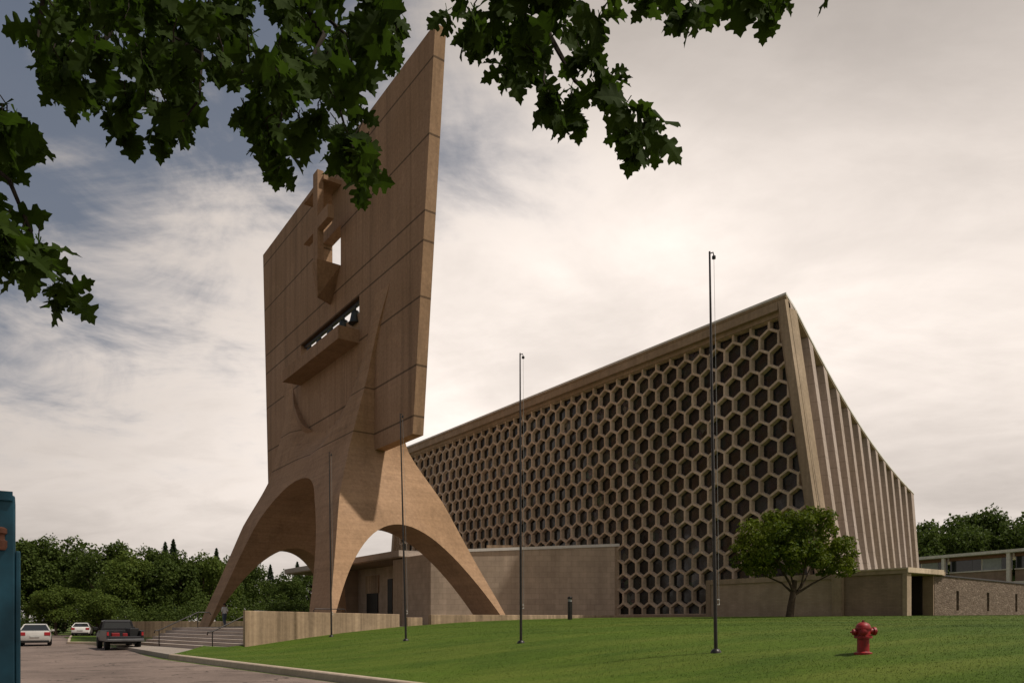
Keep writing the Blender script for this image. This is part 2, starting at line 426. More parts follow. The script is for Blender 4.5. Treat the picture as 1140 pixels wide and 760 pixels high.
rw = thing('retaining_wall', 'long board marked concrete wall between the steps and the lawn', 'wall', W0, math.atan2(W.y, W.x))
L = 8.3
mb = MB(); mb.add([(0, 0, .1), (L, 0, .1), (L, .32, .1), (0, .32, .1), (0, 0, 2.16), (L, 0, 2.03), (L, .32, 2.03), (0, .32, 2.16)], [(0, 3, 2, 1), (4, 5, 6, 7), (0, 1, 5, 4), (1, 2, 6, 5), (2, 3, 7, 6), (3, 0, 4, 7)])
rw_m = mb.build('wall', M['wall'], rw, bevel=.02)
def low_wall(k0, k1, z1a, z1b, label, off=.05):
    p = W0 + W * k0
    o = thing('low_wall', label, 'wall', (p.x, p.y, 0), math.atan2(W.y, W.x), 'low walls along the plaza edge')
    L = k1 - k0; mb = MB()
    mb.add([(0, off, .8), (L, off, .8), (L, off + .35, .8), (0, off + .35, .8), (0, off, z1a), (L, off, z1b), (L, off + .35, z1b), (0, off + .35, z1a)], [(0, 3, 2, 1), (4, 5, 6, 7), (0, 1, 5, 4), (1, 2, 6, 5), (2, 3, 7, 6), (3, 0, 4, 7)])
    mb.build('wall', M['wall'], o, bevel=.02)
low_wall(8.8, 9.75, 1.86, 1.86, 'short stub of low concrete wall right of the long wall')
low_wall(10.3, 24.5, 2.02, 2.05, 'long low concrete wall in front of the block clad entrance wing')
o = thing('planter_wall', 'low tan concrete wall beyond the steps in front of the trees', 'wall', (-36.5, 71.0, 0), math.atan2(-.8, 12))
mb = MB(); mb.box(0, 13.5, 0, .4, 0, 1.63); mb.build('wall', M['wall'], o, bevel=.02)
# railing stub behind the wall
o = thing('low_rail', 'short dark rail on the plaza behind the long wall', 'rail', (W0 + W * 3.9 + U * 1.2) + Vector((0, 0, pz)), math.atan2(W.y, W.x))
mb = MB(); mb.tube([(0, 0, 0), (0, 0, 1.0), (.05, 0, 1.05), (1.7, 0, 1.05), (1.75, 0, 1.0), (1.75, 0, 0)], .025, 8); mb.build('rail', M['metal_dark'], o, smooth=60)

# ------------------------------------------------------------------ bell banner
B0 = Vector((-4.36, 42.4, 0))
bb = thing('bell_banner', 'towering tan concrete bell banner slab on splayed arched legs', 'bell tower', B0, FAC_ROT)
E = EYE
mb = MB()
outer = [(0, 34 + E), (-31.5, 33.35 + E), (-29.95, 11.2 + E), (-2.71, 11.2 + E)]
cw = [(-13.6, 25.5 + E), (-16.9, 25.5 + E), (-16.9, 28.4 + E), (-13.6, 28.4 + E)]
cw2 = [(-15.2, 29.2 + E), (-16.9, 29.2 + E), (-16.9, 31.2 + E), (-15.2, 31.2 + E)]
bw = [(-10.4, 19.2 + E), (-21.7, 19.2 + E), (-21.7, 22.2 + E), (-10.4, 22.2 + E)]
poly_holes(mb, outer, [cw, cw2, bw], 0, .72)
mb.build('banner_slab', M['banner'], bb)
# base: lofted block, tunnels cut through it
TC = 16.25
ZA = [(-2.0, 15.4, 6.2), (-.4, 14.57, 5.66), (3.95, 12.25, 4.36), (7.9, 10.2, 3.2), (11.3, 8.3, 1.75), (13.5, 8.25, 1.15), (15.8, 8.25, .55), (17.3, 8.35, .26), (19.3, 9.2, .12), (21.4, 10.5, .02)]
def interp(z, c):
    # Catmull-Rom through the table
    T = ZA
    for i in range(len(T) - 1):
        if z <= T[i + 1][0]: break
    x = (z - T[i][0]) / (T[i + 1][0] - T[i][0])
    p0 = T[max(i - 1, 0)][c]; p1 = T[i][c]; p2 = T[i + 1][c]; p3 = T[min(i + 2, len(T) - 1)][c]
    lin = p1 + (p2 - p1) * x
    cr = .5 * (2 * p1 + (p2 - p0) * x + (2 * p0 - 5 * p1 + 4 * p2 - p3) * x * x + (3 * p1 - p0 - 3 * p2 + p3) * x ** 3)
    return .5 * lin + .5 * cr
ZU = [(0, 14.2), (2.6, 14.7), (4.05, 15.5), (5.8, 17.2), (7.25, 19.2), (8.25, 21.3), (12, 21.5)]
def zu(a):
    a = abs(a)
    for i in range(len(ZU) - 1):
        if a <= ZU[i + 1][0]:
            return ZU[i][1] + (ZU[i + 1][1] - ZU[i][1]) * (a - ZU[i][0]) / (ZU[i + 1][0] - ZU[i][0])
    return 21.5
def base_mesh():
    zs = list(np.linspace(-2, 11.3, 28)) + list(np.linspace(11.5, 21.3, 66)); N = 72
    vs = []; fs = []
    for z in zs:
        A = interp(z, 1); S = interp(z, 2); fr = []
        for i in range(N + 1):
            a = -A + 2 * A * i / N; s = S
            if z > 11.3 and abs(abs(a) - A) > 1e-6:
                dz = zu(a) - z
                if dz < 0: s = -.3
                else: s = .02 + S * sm(0, 2.6, dz)
                s = min(s, max(S, .02))
            fr.append((a, s))
        ring = [(-TC + a, -s, z + E) for a, s in fr] + [(-TC + a, .72 + s * 1.03, z + E) for a, s in reversed(fr)]
        vs += ring
    n = 2 * (N + 1)
    for j in range(len(zs) - 1):
        for i in range(n):
            i2 = (i + 1) % n; fs.append((j * n + i, j * n + i2, (j + 1) * n + i2, (j + 1) * n + i))
    fs.append(tuple(range(n))[::-1]); b = (len(zs) - 1) * n; fs.append(tuple(range(b, b + n)))
    return vs, fs
def temp(vs, fs):
    me = bpy.data.meshes.new('temp'); me.from_pydata(vs, [], fs)
    bm = bmesh.new(); bm.from_mesh(me); bmesh.ops.recalc_face_normals(bm, faces=bm.faces[:]); bm.to_mesh(me); bm.free()
    o = bpy.data.objects.new('temp', me); COL.objects.link(o); return o
def tunnel(prof, axis, c, lo, hi):
    n = len(prof)
    if axis == 'y': vs = [(c + a, lo, z) for a, z in prof] + [(c + a, hi, z) for a, z in prof]
    else: vs = [(lo, c + a, z) for a, z in prof] + [(hi, c + a, z) for a, z in prof]
    fs = [(i, (i + 1) % n, n + (i + 1) % n, n + i) for i in range(n)] + [tuple(range(n))[::-1], tuple(range(n, 2 * n))]
    return temp(vs, fs)
aa = [12.4 * math.sin(PI / 2 * k / 28) for k in range(-28, 29)]
pa = [(a, E + 10.3 - .0379 * abs(a) ** 2.32) for a in aa]; pa = pa + [(12.4, -6), (-12.4, -6)]
ab = [6.3 * math.sin(PI / 2 * k / 24) for k in range(-24, 25)]
pb = [(b, E + 6.07 - .186 * b * b) for b in ab] + [(6.3, -6.1), (-6.3, -6.1)]
core = temp(*base_mesh()); ta = tunnel(pa, 'y', -TC, -12, 12); tb = tunnel(pb, 'x', .4, -TC - 22, -TC + 22)
for tt in (ta, tb):
    md = core.modifiers.new('cut', 'BOOLEAN'); md.operation = 'DIFFERENCE'; md.solver = 'EXACT'; md.object = tt
dg = bpy.context.evaluated_depsgraph_get()
me = bpy.data.meshes.new_from_object(core.evaluated_get(dg)); me.name = 'legs'
for o_ in (core, ta, tb): bpy.data.objects.remove(o_, do_unlink=True)
me.materials.clear(); me.materials.append(M['legs'])
me.polygons.foreach_set('use_smooth', [True] * len(me.polygons)); me.set_sharp_from_angle(angle=math.radians(24))
legs = bpy.data.objects.new('arched_legs', me); COL.objects.link(legs); legs.parent = bb
# crescent edge where the far buttress dies into the slab
cp = [(23.5, 19.2, .0), (22.35, 17.45, .30), (20.3, 15.5, .42), (18.85, 14.7, .0)]
mb = MB(); vs = []; fs = []; NC = 18
for i in range(NC + 1):
    q = i / NC * 3; k = min(2, int(q)); f = q - k
    p0, p1, p2, p3 = cp[max(k - 1, 0)], cp[k], cp[k + 1], cp[min(k + 2, 3)]
    cr_ = [.5 * (2 * p1[c] + (p2[c] - p0[c]) * f + (2 * p0[c] - 5 * p1[c] + 4 * p2[c] - p3[c]) * f * f + (3 * p1[c] - p0[c] - 3 * p2[c] + p3[c]) * f ** 3) for c in range(3)]
    h_ = max(cr_[2], 0) + .012
    vs += [(-cr_[0], .06, cr_[1] + E), (-cr_[0], -h_, cr_[1] + E), (-cr_[0] - 1.6, .06, cr_[1] - .5 + E)]
for i in range(NC):
    for k in range(3): fs.append((i * 3 + k, i * 3 + (k + 1) % 3, i * 3 + 3 + (k + 1) % 3, i * 3 + 3 + k))
fs += [(0, 2, 1), (NC * 3, NC * 3 + 1, NC * 3 + 2)]
mb.add(vs, fs); mb.build('buttress_edge', M['banner_plain'], bb)
# shelf under the bell opening
mb = MB()
prof = [(0.0, 18.95), (-1.5, 18.95), (-1.5, 19.85), (-1.32, 19.85), (-1.32, 19.18), (0.0, 19.18)]
vs = [(x, y, z + E) for x in (-21.7, -10.4) for y, z in prof]; n = 6
mb.add(vs, [(i, (i + 1) % n, n + (i + 1) % n, n + i) for i in range(n)] + [(0, 1, 2, 3, 4, 5), (11, 10, 9, 8, 7, 6)])
mb.box(-10.58, -10.4 + .002, -1.318, -.002, 19.181 + E, 19.85 + E); mb.box(-21.702, -21.52, -1.318, -.002, 19.181 + E, 19.85 + E)
mb.build('bell_shelf', M['banner_plain'], bb)
# cross standing before the slot
mb = MB(); mb.add([(-14.95, -1.25, 23.35 + E), (-14.8, -1.25, 23.35 + E), (-15.35, -.004, 23.35 + E), (-15.6, -.004, 23.35 + E), (-14.7, -1.75, 25.5 + E), (-13.62, -1.75, 25.5 + E), (-13.62, -.004, 25.5 + E), (-15.6, -.004, 25.5 + E)],
   [(0, 3, 2, 1), (4, 5, 6, 7), (0, 1, 5, 4), (1, 2, 6, 5), (2, 3, 7, 6), (3, 0, 4, 7)]); mb.build('cross_bracket', M['banner_plain'], bb)
mb = MB()
cr = [(-14.65, 25.5), (-13.8, 25.5), (-13.8, 27.7), (-11.9, 27.7), (-11.9, 28.6), (-13.8, 28.6), (-13.8, 31.9), (-14.65, 31.9), (-14.65, 28.6), (-16.6, 28.6), (-16.6, 27.7), (-14.65, 27.7)]
poly_holes(mb, [(x, z + E + .003) for x, z in cr], [], -1.65, -1.2); mb.build('cross', M['banner_plain'], bb)
mb = MB(); mb.box(-16.9 - .6, -13.5, -1.3, -.004, 31.2 + E, 31.5 + E); mb.build('slot_hood', M['banner_plain'], bb)
# bells
mb = MB(); mb.box(-21.6, -10.5, .25, .45, 21.95 + E, 22.15 + E); mb.tube([(-21.6, .35, 20.1 + E), (-10.5, .35, 20.1 + E)], .05); mb.build('bell_beam', M['metal_dark'], bb)
for i, (x, r) in enumerate([(-11.7, .5), (-13.7, .56), (-15.9, .66), (-18.2, .56), (-20.3, .5)]):
    mb = MB(); h = r * 1.9; z0 = 21.7 + E - h
    mb.lathe([(r, z0), (r * .97, z0 + .05 * h), (r * .8, z0 + .2 * h), (r * .68, z0 + .5 * h), (r * .6, z0 + .75 * h), (r * .45, z0 + .92 * h), (r * .15, z0 + h), (.06, z0 + h + .05), (.06, 21.96 + E)], 20, Matrix.Translation((x, .3, 0)))
    mb.build('bell', M['bronze'], bb, smooth=40)

# ------------------------------------------------------------------ church
C0 = Vector((17.0, 45.7, 0))
ch = thing('church', 'long concrete church with honeycomb window front and folded side walls', 'church', C0, FAC_ROT)
ROT = Matrix.Rotation(-FAC_ROT, 3, 'Z')
def to_local(X, Y): return ROT @ (Vector((X, Y, 0)) - C0)
ZT, ZB = 21.35, 1.2
FW = 51.5          # facade width at the top
def edge_r(z): return 3.1 * (ZT - z) / 20.0
def edge_l(z): return -FW - 3.1 * (ZT - z) / 20.0
Z_LO, Z_HI = 2.12, 20.5
def reg(z): return edge_l(z) + .95, edge_r(z) - .85
def clip(poly, a, b, c):
    """keep a*x+b*y<=c"""
    out = []
    for i in range(len(poly)):
        p, q = poly[i], poly[(i + 1) % len(poly)]
        dp = a * p[0] + b * p[1] - c; dq = a * q[0] + b * q[1] - c
        if dp <= 0: out.append(p)
        if (dp < 0 < dq) or (dq < 0 < dp):
            t_ = dp / (dp - dq); out.append((p[0] + (q[0] - p[0]) * t_, p[1] + (q[1] - p[1]) * t_))
    return out
def region_clip(poly, inset=0):
    poly = clip(poly, 0, -1, -(Z_LO + inset)); poly = clip(poly, 0, 1, Z_HI - inset)
    k = -3.1 / 20; r0 = edge_r(0) - .85
    poly = clip(poly, 1, -k, r0 - inset) if poly else poly      # x <= r0 + k z
    l0 = edge_l(0) + .95
    poly = clip(poly, -1, -k, -(l0 + inset)) if poly else poly  # x >= l0 - k z
    return poly
PX, PZ = 1.372, 1.131; HV = PZ / 1.5
def hexa(cx, cz, ins):
    sx = (PX / 2 - ins); v = HV - ins * 1.13
    return [(cx + sx, cz - v / 2), (cx + sx, cz + v / 2), (cx, cz + v), (cx - sx, cz + v / 2), (cx - sx, cz - v / 2), (cx, cz - v)]
cells = []
for r_ in range(-1, 16):
    zc = 3.42 + PZ * r_
    x0 = -1.467 + (0 if r_ % 2 == 0 else PX / 2) + PX * 4
    for c_ in range(-2, 46):
        cells.append((x0 - PX * c_, zc))
lat = MB(); panes = []
D1 = .36
for cx_, cz_ in cells:
    o1 = region_clip(hexa(cx_, cz_, 0))
    if len(o1) < 3: continue
    area = abs(sum(o1[i][0] * o1[(i + 1) % len(o1)][1] - o1[(i + 1) % len(o1)][0] * o1[i][1] for i in range(len(o1)))) / 2
    if area < .03: continue
    i1 = region_clip(hexa(cx_, cz_, .075), .03)
    i2 = region_clip(hexa(cx_, cz_, .105), .06)
    def parea(p): return abs(sum(p[i][0] * p[(i + 1) % len(p)][1] - p[(i + 1) % len(p)][0] * p[i][1] for i in range(len(p)))) / 2 if len(p) > 2 else 0
    if parea(i1) < .08 or len(i1) != len(i2):
        if parea(i1) < .08 or parea(i2) < .05:
            lat.add([(x, 0, z) for x, z in o1], [tuple(range(len(o1)))]); continue
    tess = tessellate_polygon([[Vector((x, z, 0)) for x, z in o1], [Vector((x, z, 0)) for x, z in i1]])
    fl = o1 + i1
    lat.add([(x, 0, z) for x, z in fl], [tuple(t_) for t_ in tess])
    n1 = len(i1)
    if len(i2) == n1:
        lat.add([(x, 0, z) for x, z in i1] + [(x, D1, z) for x, z in i2], [(i, (i + 1) % n1, n1 + (i + 1) % n1, n1 + i) for i in range(n1)])
        pane = i2
    else:
        lat.add([(x, 0, z) for x, z in i1] + [(x, D1, z) for x, z in i1], [(i, (i + 1) % n1, n1 + (i + 1) % n1, n1 + i) for i in range(n1)])
        pane = i1
    panes.append((cx_, cz_, pane))
lat.build('honeycomb_screen', M['screen'], ch)
panes.sort(key=lambda p: -p[0] * 1.0 - p[1] * .05 if True else 0)
def pane_geo(mb, pane):
    cxm = sum(p[0] for p in pane) / len(pane); czm = sum(p[1] for p in pane) / len(pane)
    pp = [(cxm + (x - cxm) * 1.03, czm + (z - czm) * 1.03) for x, z in pane]; n = len(pp)
    dy = D1 - .03
    mb.add([(x, dy, z) for x, z in pp] + [(x, dy + .04, z) for x, z in pp], [tuple(range(n)), tuple(range(n, 2 * n))[::-1]] + [(i, (i + 1) % n, n + (i + 1) % n, n + i) for i in range(n)])
for _, _, pane in panes[:98]:
    mb = MB(); pane_geo(mb, pane); mb.build('hexagonal_window', M['stained'], ch)
mb = MB()
for _, _, pane in panes[98:]: pane_geo(mb, pane)
o = mb.build('hexagonal_window', M['stained'], ch); o['kind'] = 'stuff'
# frame round the screen, header beam, roof
mb = MB()
zt_f = 20.78
poly_holes(mb, [(edge_l(ZB), ZB), (edge_r(ZB), ZB), (edge_r(zt_f), zt_f), (edge_l(zt_f), zt_f)],
           [[(reg(Z_LO)[0] + .0, Z_LO), (reg(Z_LO)[1], Z_LO), (reg(Z_HI)[1], Z_HI), (reg(Z_HI)[0], Z_HI)]], -.12, .62)
mb.build('front_frame', M['church'], ch)
for ex, sg in ((edge_r, 1), (edge_l, -1)):
    mb = MB()
    mb.add([(ex(ZB) - sg * .02, -.45, ZB), (ex(ZB) - sg * .62, -.45, ZB), (ex(ZB) - sg * .62, -.122, ZB), (ex(ZB) - sg * .02, -.122, ZB),
            (ex(ZT) - sg * .02, -.45, ZT), (ex(ZT) - sg * .52, -.45, ZT), (ex(ZT) - sg * .52, -.122, ZT), (ex(ZT) - sg * .02, -.122, ZT)],
           [(0, 3, 2, 1), (4, 5, 6, 7), (0, 1, 5, 4), (1, 2, 6, 5), (2, 3, 7, 6), (3, 0, 4, 7)])
    mb.build('corner_pier', M['church'], ch)
mb = MB(); mb.box(-FW + .526, -.526, -.445, .62, zt_f + .003, ZT); mb.build('header_beam', M['church'], ch)
# side walls: fins and recesses, bell-shaped plan
YS = [45.7 + (115.7 - 45.7) * k / 200 for k in range(201)]
def plan(Y):
    s = (Y - 45.7) / 70.0
    return 17 + 45.2 * s - 4.4 * s * (1 - s)
def lean(Y): return (3.1 - 1.6 * (Y - 45.7) / 70.0) * phi(Y)
def phi(Y):      # the roof dips away from the front, and the bays keep one width
    return 1.0 if Y <= 47.7 else (47.7 + (Y - 47.7) * .6176) / Y
def ztop(Y): return EYE + (ZT - EYE) * phi(Y)
def pl_at(Y):
    p = to_local(plan(Y) * phi(Y), Y * phi(Y)); q = to_local(plan(Y + .1) * phi(Y + .1), (Y + .1) * phi(Y + .1)); d = (q - p).normalized(); nn = Vector((d.y, -d.x, 0))
    return p, d, nn
def side_wall(mirror):
    mb = MB()
    ys = [45.95, 47.7] + [47.7 + 5.667 * k for k in range(1, 13)]
    cols = []    # (Y, recess_top, recess_bot)
    cols.append((45.72, 0, 0)); cols.append((47.0, 0, 0))
    for k in range(1, len(ys) - 1):
        a, b = ys[k], ys[k + 1]; L_ = b - a
        cols += [(a + .0, 0, 0), (a + .10 * L_, 1.35, .2), (b - .30 * L_, 1.35, .2), (b - .28 * L_, 0, 0)]
    cols.append((ys[-1], 0, 0)); cols.append((ys[-1] + .8, 0, 0))
    NZ = 6; rings = []
    for Y, rt, rb in cols:
        p, d, nn = pl_at(Y); ln = lean(Y); ring = []; zt_ = ztop(Y)
        for j in range(NZ + 1):
            f = j / NZ; z = zt_ - .01 - f * (zt_ - ZB)
            rc = max(rt * (1 - 1.12 * f), rb)
            q = p + Vector((ln * (zt_ - z) / (zt_ - EYE), 0, 0)) - nn * rc
            x, y = q.x, q.y
            if mirror: x = -FW - x
            ring.append((x, y, z))
        rings.append(ring)
    n = NZ + 1; vs = [v for r in rings for v in r]
    fs = [(i * n + j, i * n + j + 1, (i + 1) * n + j + 1, (i + 1) * n + j) for i in range(len(rings) - 1) for j in range(NZ)]
    mb.add(vs, fs); return mb.build('folded_side_wall', M['fold'], ch)
wr = side_wall(False); side_wall(True)
# roof: a ruled sheet between both eaves, dipping with the walls
def roof_sheet(name, mat, dz0, dz1, out, y_front):
    st_ = []
    for Y in [45.72] + list(np.linspace(48, 116.8, 30)):
        p, d, nn = pl_at(Y); e = p + nn * (.10 + out); st_.append((e.x, e.y, ztop(Y)))
    st_[0] = (.22 + out, y_front - out, ZT)
    vs = []
    for x, y, z in st_: vs += [(x, y, z + dz0), (x, y, z + dz1), (-FW - x, y, z + dz0), (-FW - x, y, z + dz1)]
    fs = []
    for i in range(len(st_) - 1):
        a = i * 4; b_ = a + 4
        fs += [(a + 1, b_ + 1, b_ + 3, a + 3), (a, a + 2, b_ + 2, b_), (a, b_, b_ + 1, a + 1), (a + 2, a + 3, b_ + 3, b_ + 2)]
    n_ = (len(st_) - 1) * 4; fs += [(0, 1, 3, 2), (n_, n_ + 2, n_ + 3, n_ + 1)]
    mb = MB(); mb.add(vs, fs); mb.build(name, mat, ch)
roof_sheet('roof', M['church'], .002, .12, -.12, -.62)
roof_sheet('roof_flashing', M['flash'], .124, .26, -.08, -.62)
b0 = pl_at(116.5)[0]; mb = MB(); mb.box(-FW - b0.x - .05, b0.x + .05, b0.y - .4, b0.y - .1, ZB, ztop(116.5)); mb.build('rear_wall', M['church'], ch)

# ------------------------------------------------------------------ entrance wing (baptistery)
RW_R = Vector((8.0, 58.0, 0)); RW_L = Vector((-6.25, 57.3, 0)); DF = RW_L + U * 4.7
wg = thing('entrance_wing', 'low block clad entrance wing with flat canopy behind the banner legs', 'building', RW_L)
def wl(p): return p - RW_L
def wallseg(mb, a, b, th, z0, z1a, z1b=None, mi=0):
    z1b = z1a if z1b is None else z1b
    d = (b - a).normalized(); nn = Vector((-d.y, d.x, 0)) * th
    vs = [(a.x, a.y, z0), (b.x, b.y, z0), (b.x + nn.x, b.y + nn.y, z0), (a.x + nn.x, a.y + nn.y, z0), (a.x, a.y, z1a), (b.x, b.y, z1b), (b.x + nn.x, b.y + nn.y, z1b), (a.x + nn.x, a.y + nn.y, z1a)]
    mb.add(vs, [(0, 3, 2, 1), (4, 5, 6, 7), (0, 1, 5, 4), (1, 2, 6, 5), (2, 3, 7, 6), (3, 0, 4, 7)], mi)
ang_r = math.atan2((RW_R - RW_L).y, (RW_R - RW_L).x)
M['block_r'] = brickwall('block_cladding', (.46, .365, .28), (.52, .415, .32), (.37, .29, .225), .62, .42, .014, ang_r, .12, .12)
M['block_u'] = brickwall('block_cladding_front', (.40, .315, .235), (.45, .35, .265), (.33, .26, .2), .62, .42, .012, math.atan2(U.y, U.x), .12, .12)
ztw = 1.65 + 5.6
mb = MB(); wallseg(mb, wl(RW_L), wl(RW_R), .4, .5, 1.65 + 5.22, 1.65 + 5.8); mb.build('side_wall', M['block_r'], wg)
mb = MB(); wallseg(mb, wl(RW_R) + Vector((.01, -.03, 0)), wl(RW_R) + Vector((.34, .0, 0)), .5, .5, 1.65 + 5.95); mb.build('end_pilaster', M['church'], wg)
mb = MB(); a = wl(RW_L) + Vector((-.0, -.06, 0)); b = wl(RW_R) + Vector((.36, -.08, 0)); d = (b - a).normalized(); nn = Vector((-d.y, d.x, 0))
vs = []
for p, zz in ((a, 1.65 + 5.22), (b, 1.65 + 5.8)):
    for o_, dz in ((0, .004), (.5, .004), (.5, .22), (0, .22)): q = p + nn * o_; vs.append((q.x, q.y, zz + dz))
mb.add(vs, [(0, 1, 2, 3), (7, 6, 5, 4)] + [(i, (i + 1) % 4, 4 + (i + 1) % 4, 4 + i) for i in range(4)]); mb.build('wall_flashing', M['flash'], wg)
mb = MB(); wallseg(mb, wl(DF), wl(RW_L) - U * .0 + U * .02, .4, .5, 1.65 + 5.2); mb.build('front_wall', M['block_u'], wg)
mb = MB(); p = wl(DF) + U * .003; wallseg(mb, p + U * 1.7, p, .8, .5, 1.65 + 5.1); mb.build('pillar', M['church'], wg)
CP = DF + U * 1.75          # canopy starts here and runs along U
cu = lambda k, w_: wl(CP) + U * k + W * w_
mb = MB(); q = [cu(-1.75, -.25), cu(-1.75, 12), cu(26, 12), cu(26, -.25)]
mb.prism([(p.x, p.y) for p in q], 1.65 + 5.22, 1.65 + 5.3); 
mb.build('canopy_soffit', M['church'], wg)
mb = MB(); q = [cu(-1.8, -.35), cu(-1.8, 12.1), cu(26.1, 12.1), cu(26.1, -.35)]
mb.prism([(p.x, p.y) for p in q], 1.65 + 5.304, 1.65 + 5.8); mb.build('canopy_roof', M['stair'], wg)
def porch(k0, k1, w0, w1, z0, z1, name, mat):
    mb = MB(); q = [cu(k0, w0), cu(k0, w1), cu(k1, w1), cu(k1, w0)]; mb.prism([(p.x, p.y) for p in q], z0, z1); mb.build(name, mat, wg)
porch(0, 26, 3.5, 3.9, .5, EYE + 5.216, 'porch_wall', M['block_u'])
porch(7.0, 7.95, 3.42, 3.497, 1.26, EYE + 4.0, 'porch_opening_shade', M['dark_void'])  # dark panel on the solid wall, painting the shade inside an opening
porch(10.1, 12.6, 3.4, 3.496, 1.26, EYE + 2.75, 'door', M['dark_void'])
porch(9.9, 12.8, 3.38, 3.494, EYE + 2.754, EYE + 4.5, 'door_panel', M['wall'])
porch(14.8, 15.2, .6, 3.49, .5, EYE + 5.21, 'porch_side_wall', M['block_u'])
# parapet block standing on the wing roof
mb = MB(); a = RW_L + (RW_R - RW_L) * .30 + Vector((0, .9, 0)); b = RW_L + (RW_R - RW_L) * .50 + Vector((0, .9, 0)); wallseg(mb, wl(a), wl(b), 1.2, 1.65 + 5.0, 1.65 + 5.95); mb.build('roof_upstand', M['wall'], wg)
mb = MB(); q = [wl(RW_L) + Vector((.2, .3, 0)), wl(RW_R) + Vector((0, .3, 0)), wl(DF) + W * 7, wl(DF) + W * .2]
mb.prism([(p.x, p.y) for p in q], 1.65 + 4.9, 1.65 + 5.15); mb.build('roof', M['stair'], wg)

# ------------------------------------------------------------------ low annex at the right corner
AX = C0 - W * 1.5
an = thing('annex', 'low flat annex with tan wall panels, entrance porch and rubble stone wing', 'building', AX, FAC_ROT)
# local x to the right, y into the church. x of image columns on this plane: 801 -> -5 ; 924 -> 3.8 ; 935 -> 4.2 ; 1008 -> 7.8
M['tan_brick'] = brickwall('tan_brick', (.38, .285, .205), (.42, .32, .235), (.34, .26, .19), .3, .09, .008, 0, .15)
M['brown_brick'] = brickwall('brown_brick', (.25, .178, .128), (.285, .205, .148), (.23, .168, .125), .3, .09, .008, 0, .15)
zt = 1.65 + 2.68
mb = MB(); mb.box(-4.85, 3.75, .1, .5, 1.2, zt - .32); mb.build('wall_panel', M['tan_brick'], an)
mb = MB(); mb.box(-5.2, 3.752, 0, 3, zt - .316, zt); mb.build('coping', M['church'], an)
mb = MB(); mb.box(-5.2, -4.853, 0.0, 1.4, 1.2, zt - .32); mb.build('end_post', M['church'], an)
mb = MB(); mb.box(3.756, 4.35, -.1, .6, 1.2, zt - .02); mb.build('corner_post', M['church'], an)
mb = MB(); mb.box(4.354, 7.6, .14, .5, 1.2, zt - .2); mb.build('brick_panel', M['brown_brick'], an)
mb = MB(); mb.box(4.354, 7.85, .05, 4.2, zt - .196, zt + .02); mb.build('porch_roof', M['church'], an)
mb = MB(); mb.box(7.604, 7.84, .06, .5, 1.2, zt - .2); mb.build('porch_post', M['church'], an)
mb = MB(); mb.box(4.5, 7.68, 3.2, 3.5, 1.2, zt - .2); mb.build('porch_recess_wall', M['brown_brick'], an)
mb = MB(); mb.box(6.2, 7.12, 3.12, 3.197, 1.8, zt - .22); mb.build('door', M['dark_void'], an)
mb = MB(); mb.box(7.87, 7.93, .0, 3.9, zt - .16, zt + .1); mb.box(4.2, 7.866, -.0, .046, zt + .02, zt + .1); mb.build('roof_fascia', M['screen'], an)
# rubble wall along +y
t = NT('rubble_stone')
vo = t.n('ShaderNodeTexVoronoi', Scale=1.0); t.l(t.mapping((3.4, 3.4, 9)), vo.inputs['Vector'])
vd = t.n('ShaderNodeTexVoronoi', Scale=1.0, feature='DISTANCE_TO_EDGE'); t.l(t.mapping((3.4, 3.4, 9)), vd.inputs['Vector'])
sp = t.n('ShaderNodeSeparateColor'); t.l(vo.outputs['Color'], sp.inputs[0])
c = t.mix(sp.outputs[0], (.14, .10, .075), (.235, .178, .138)); c = t.mix(t.math('LESS_THAN', vd.outputs['Distance'], .06), c, (.12, .09, .068))
c = t.scale_col(c, t.rng(t.noise(t.mapping(), 6, 4), .3, .7, .8, 1.2)); t.bump(vd.outputs['Distance'], .6, .05)
M['rubble'] = t.fin(c, .92, .2)
def slot_wall():
    mb = MB(); y0, y1 = 3.3, 24; zA = zt - .2; zB_ = zt - .45
    def top(y): return zA
    outer = [(y0, 1.2), (y1, 1.2), (y1, zB_), (y0, zA)]
    holes = []
    for yc in (6.0, 9.9, 13.9, 18):
        holes.append([(yc - .16, 2.25), (yc + .16, 2.25), (yc + .16, 3.35), (yc - .16, 3.35)])
    loops = [outer] + holes
    tess = tessellate_polygon([[Vector((a, z, 0)) for a, z in l] for l in loops]); flat = [p for l in loops for p in l]; n = len(flat)
    vs = [(7.7, a, z) for a, z in flat] + [(7.25, a, z) for a, z in flat]
    fs = [tuple(t_) for t_ in tess] + [tuple(i + n for i in t_)[::-1] for t_ in tess]; b = 0
    for l in loops:
        m = len(l)
        fs += [(b + i, b + (i + 1) % m, n + b + (i + 1) % m, n + b + i) for i in range(m)]; b += m
    mb.add(vs, fs); mb.build('rubble_wall', M['rubble'], an)
    for yc in (6.0, 9.9, 13.9, 18):
        mb = MB(); mb.box(7.4, 7.45, yc - .158, yc + .158, 2.252, 3.348); mb.build('slot_window', M['glass_dark'], an)
    mb = MB(); mb.add([(7.75, y0, zA + .003), (7.1, y0, zA + .003), (7.1, y1, zB_ + .003), (7.75, y1, zB_ + .003), (7.75, y0, zA + .08), (7.1, y0, zA + .08), (7.1, y1, zB_ + .08), (7.75, y1, zB_ + .08)], [(0, 1, 2, 3), (4, 7, 6, 5), (0, 4, 5, 1), (1, 5, 6, 2), (2, 6, 7, 3), (3, 7, 4, 0)]); mb.build('wall_cap', M['metal_dark'], an)
slot_wall()

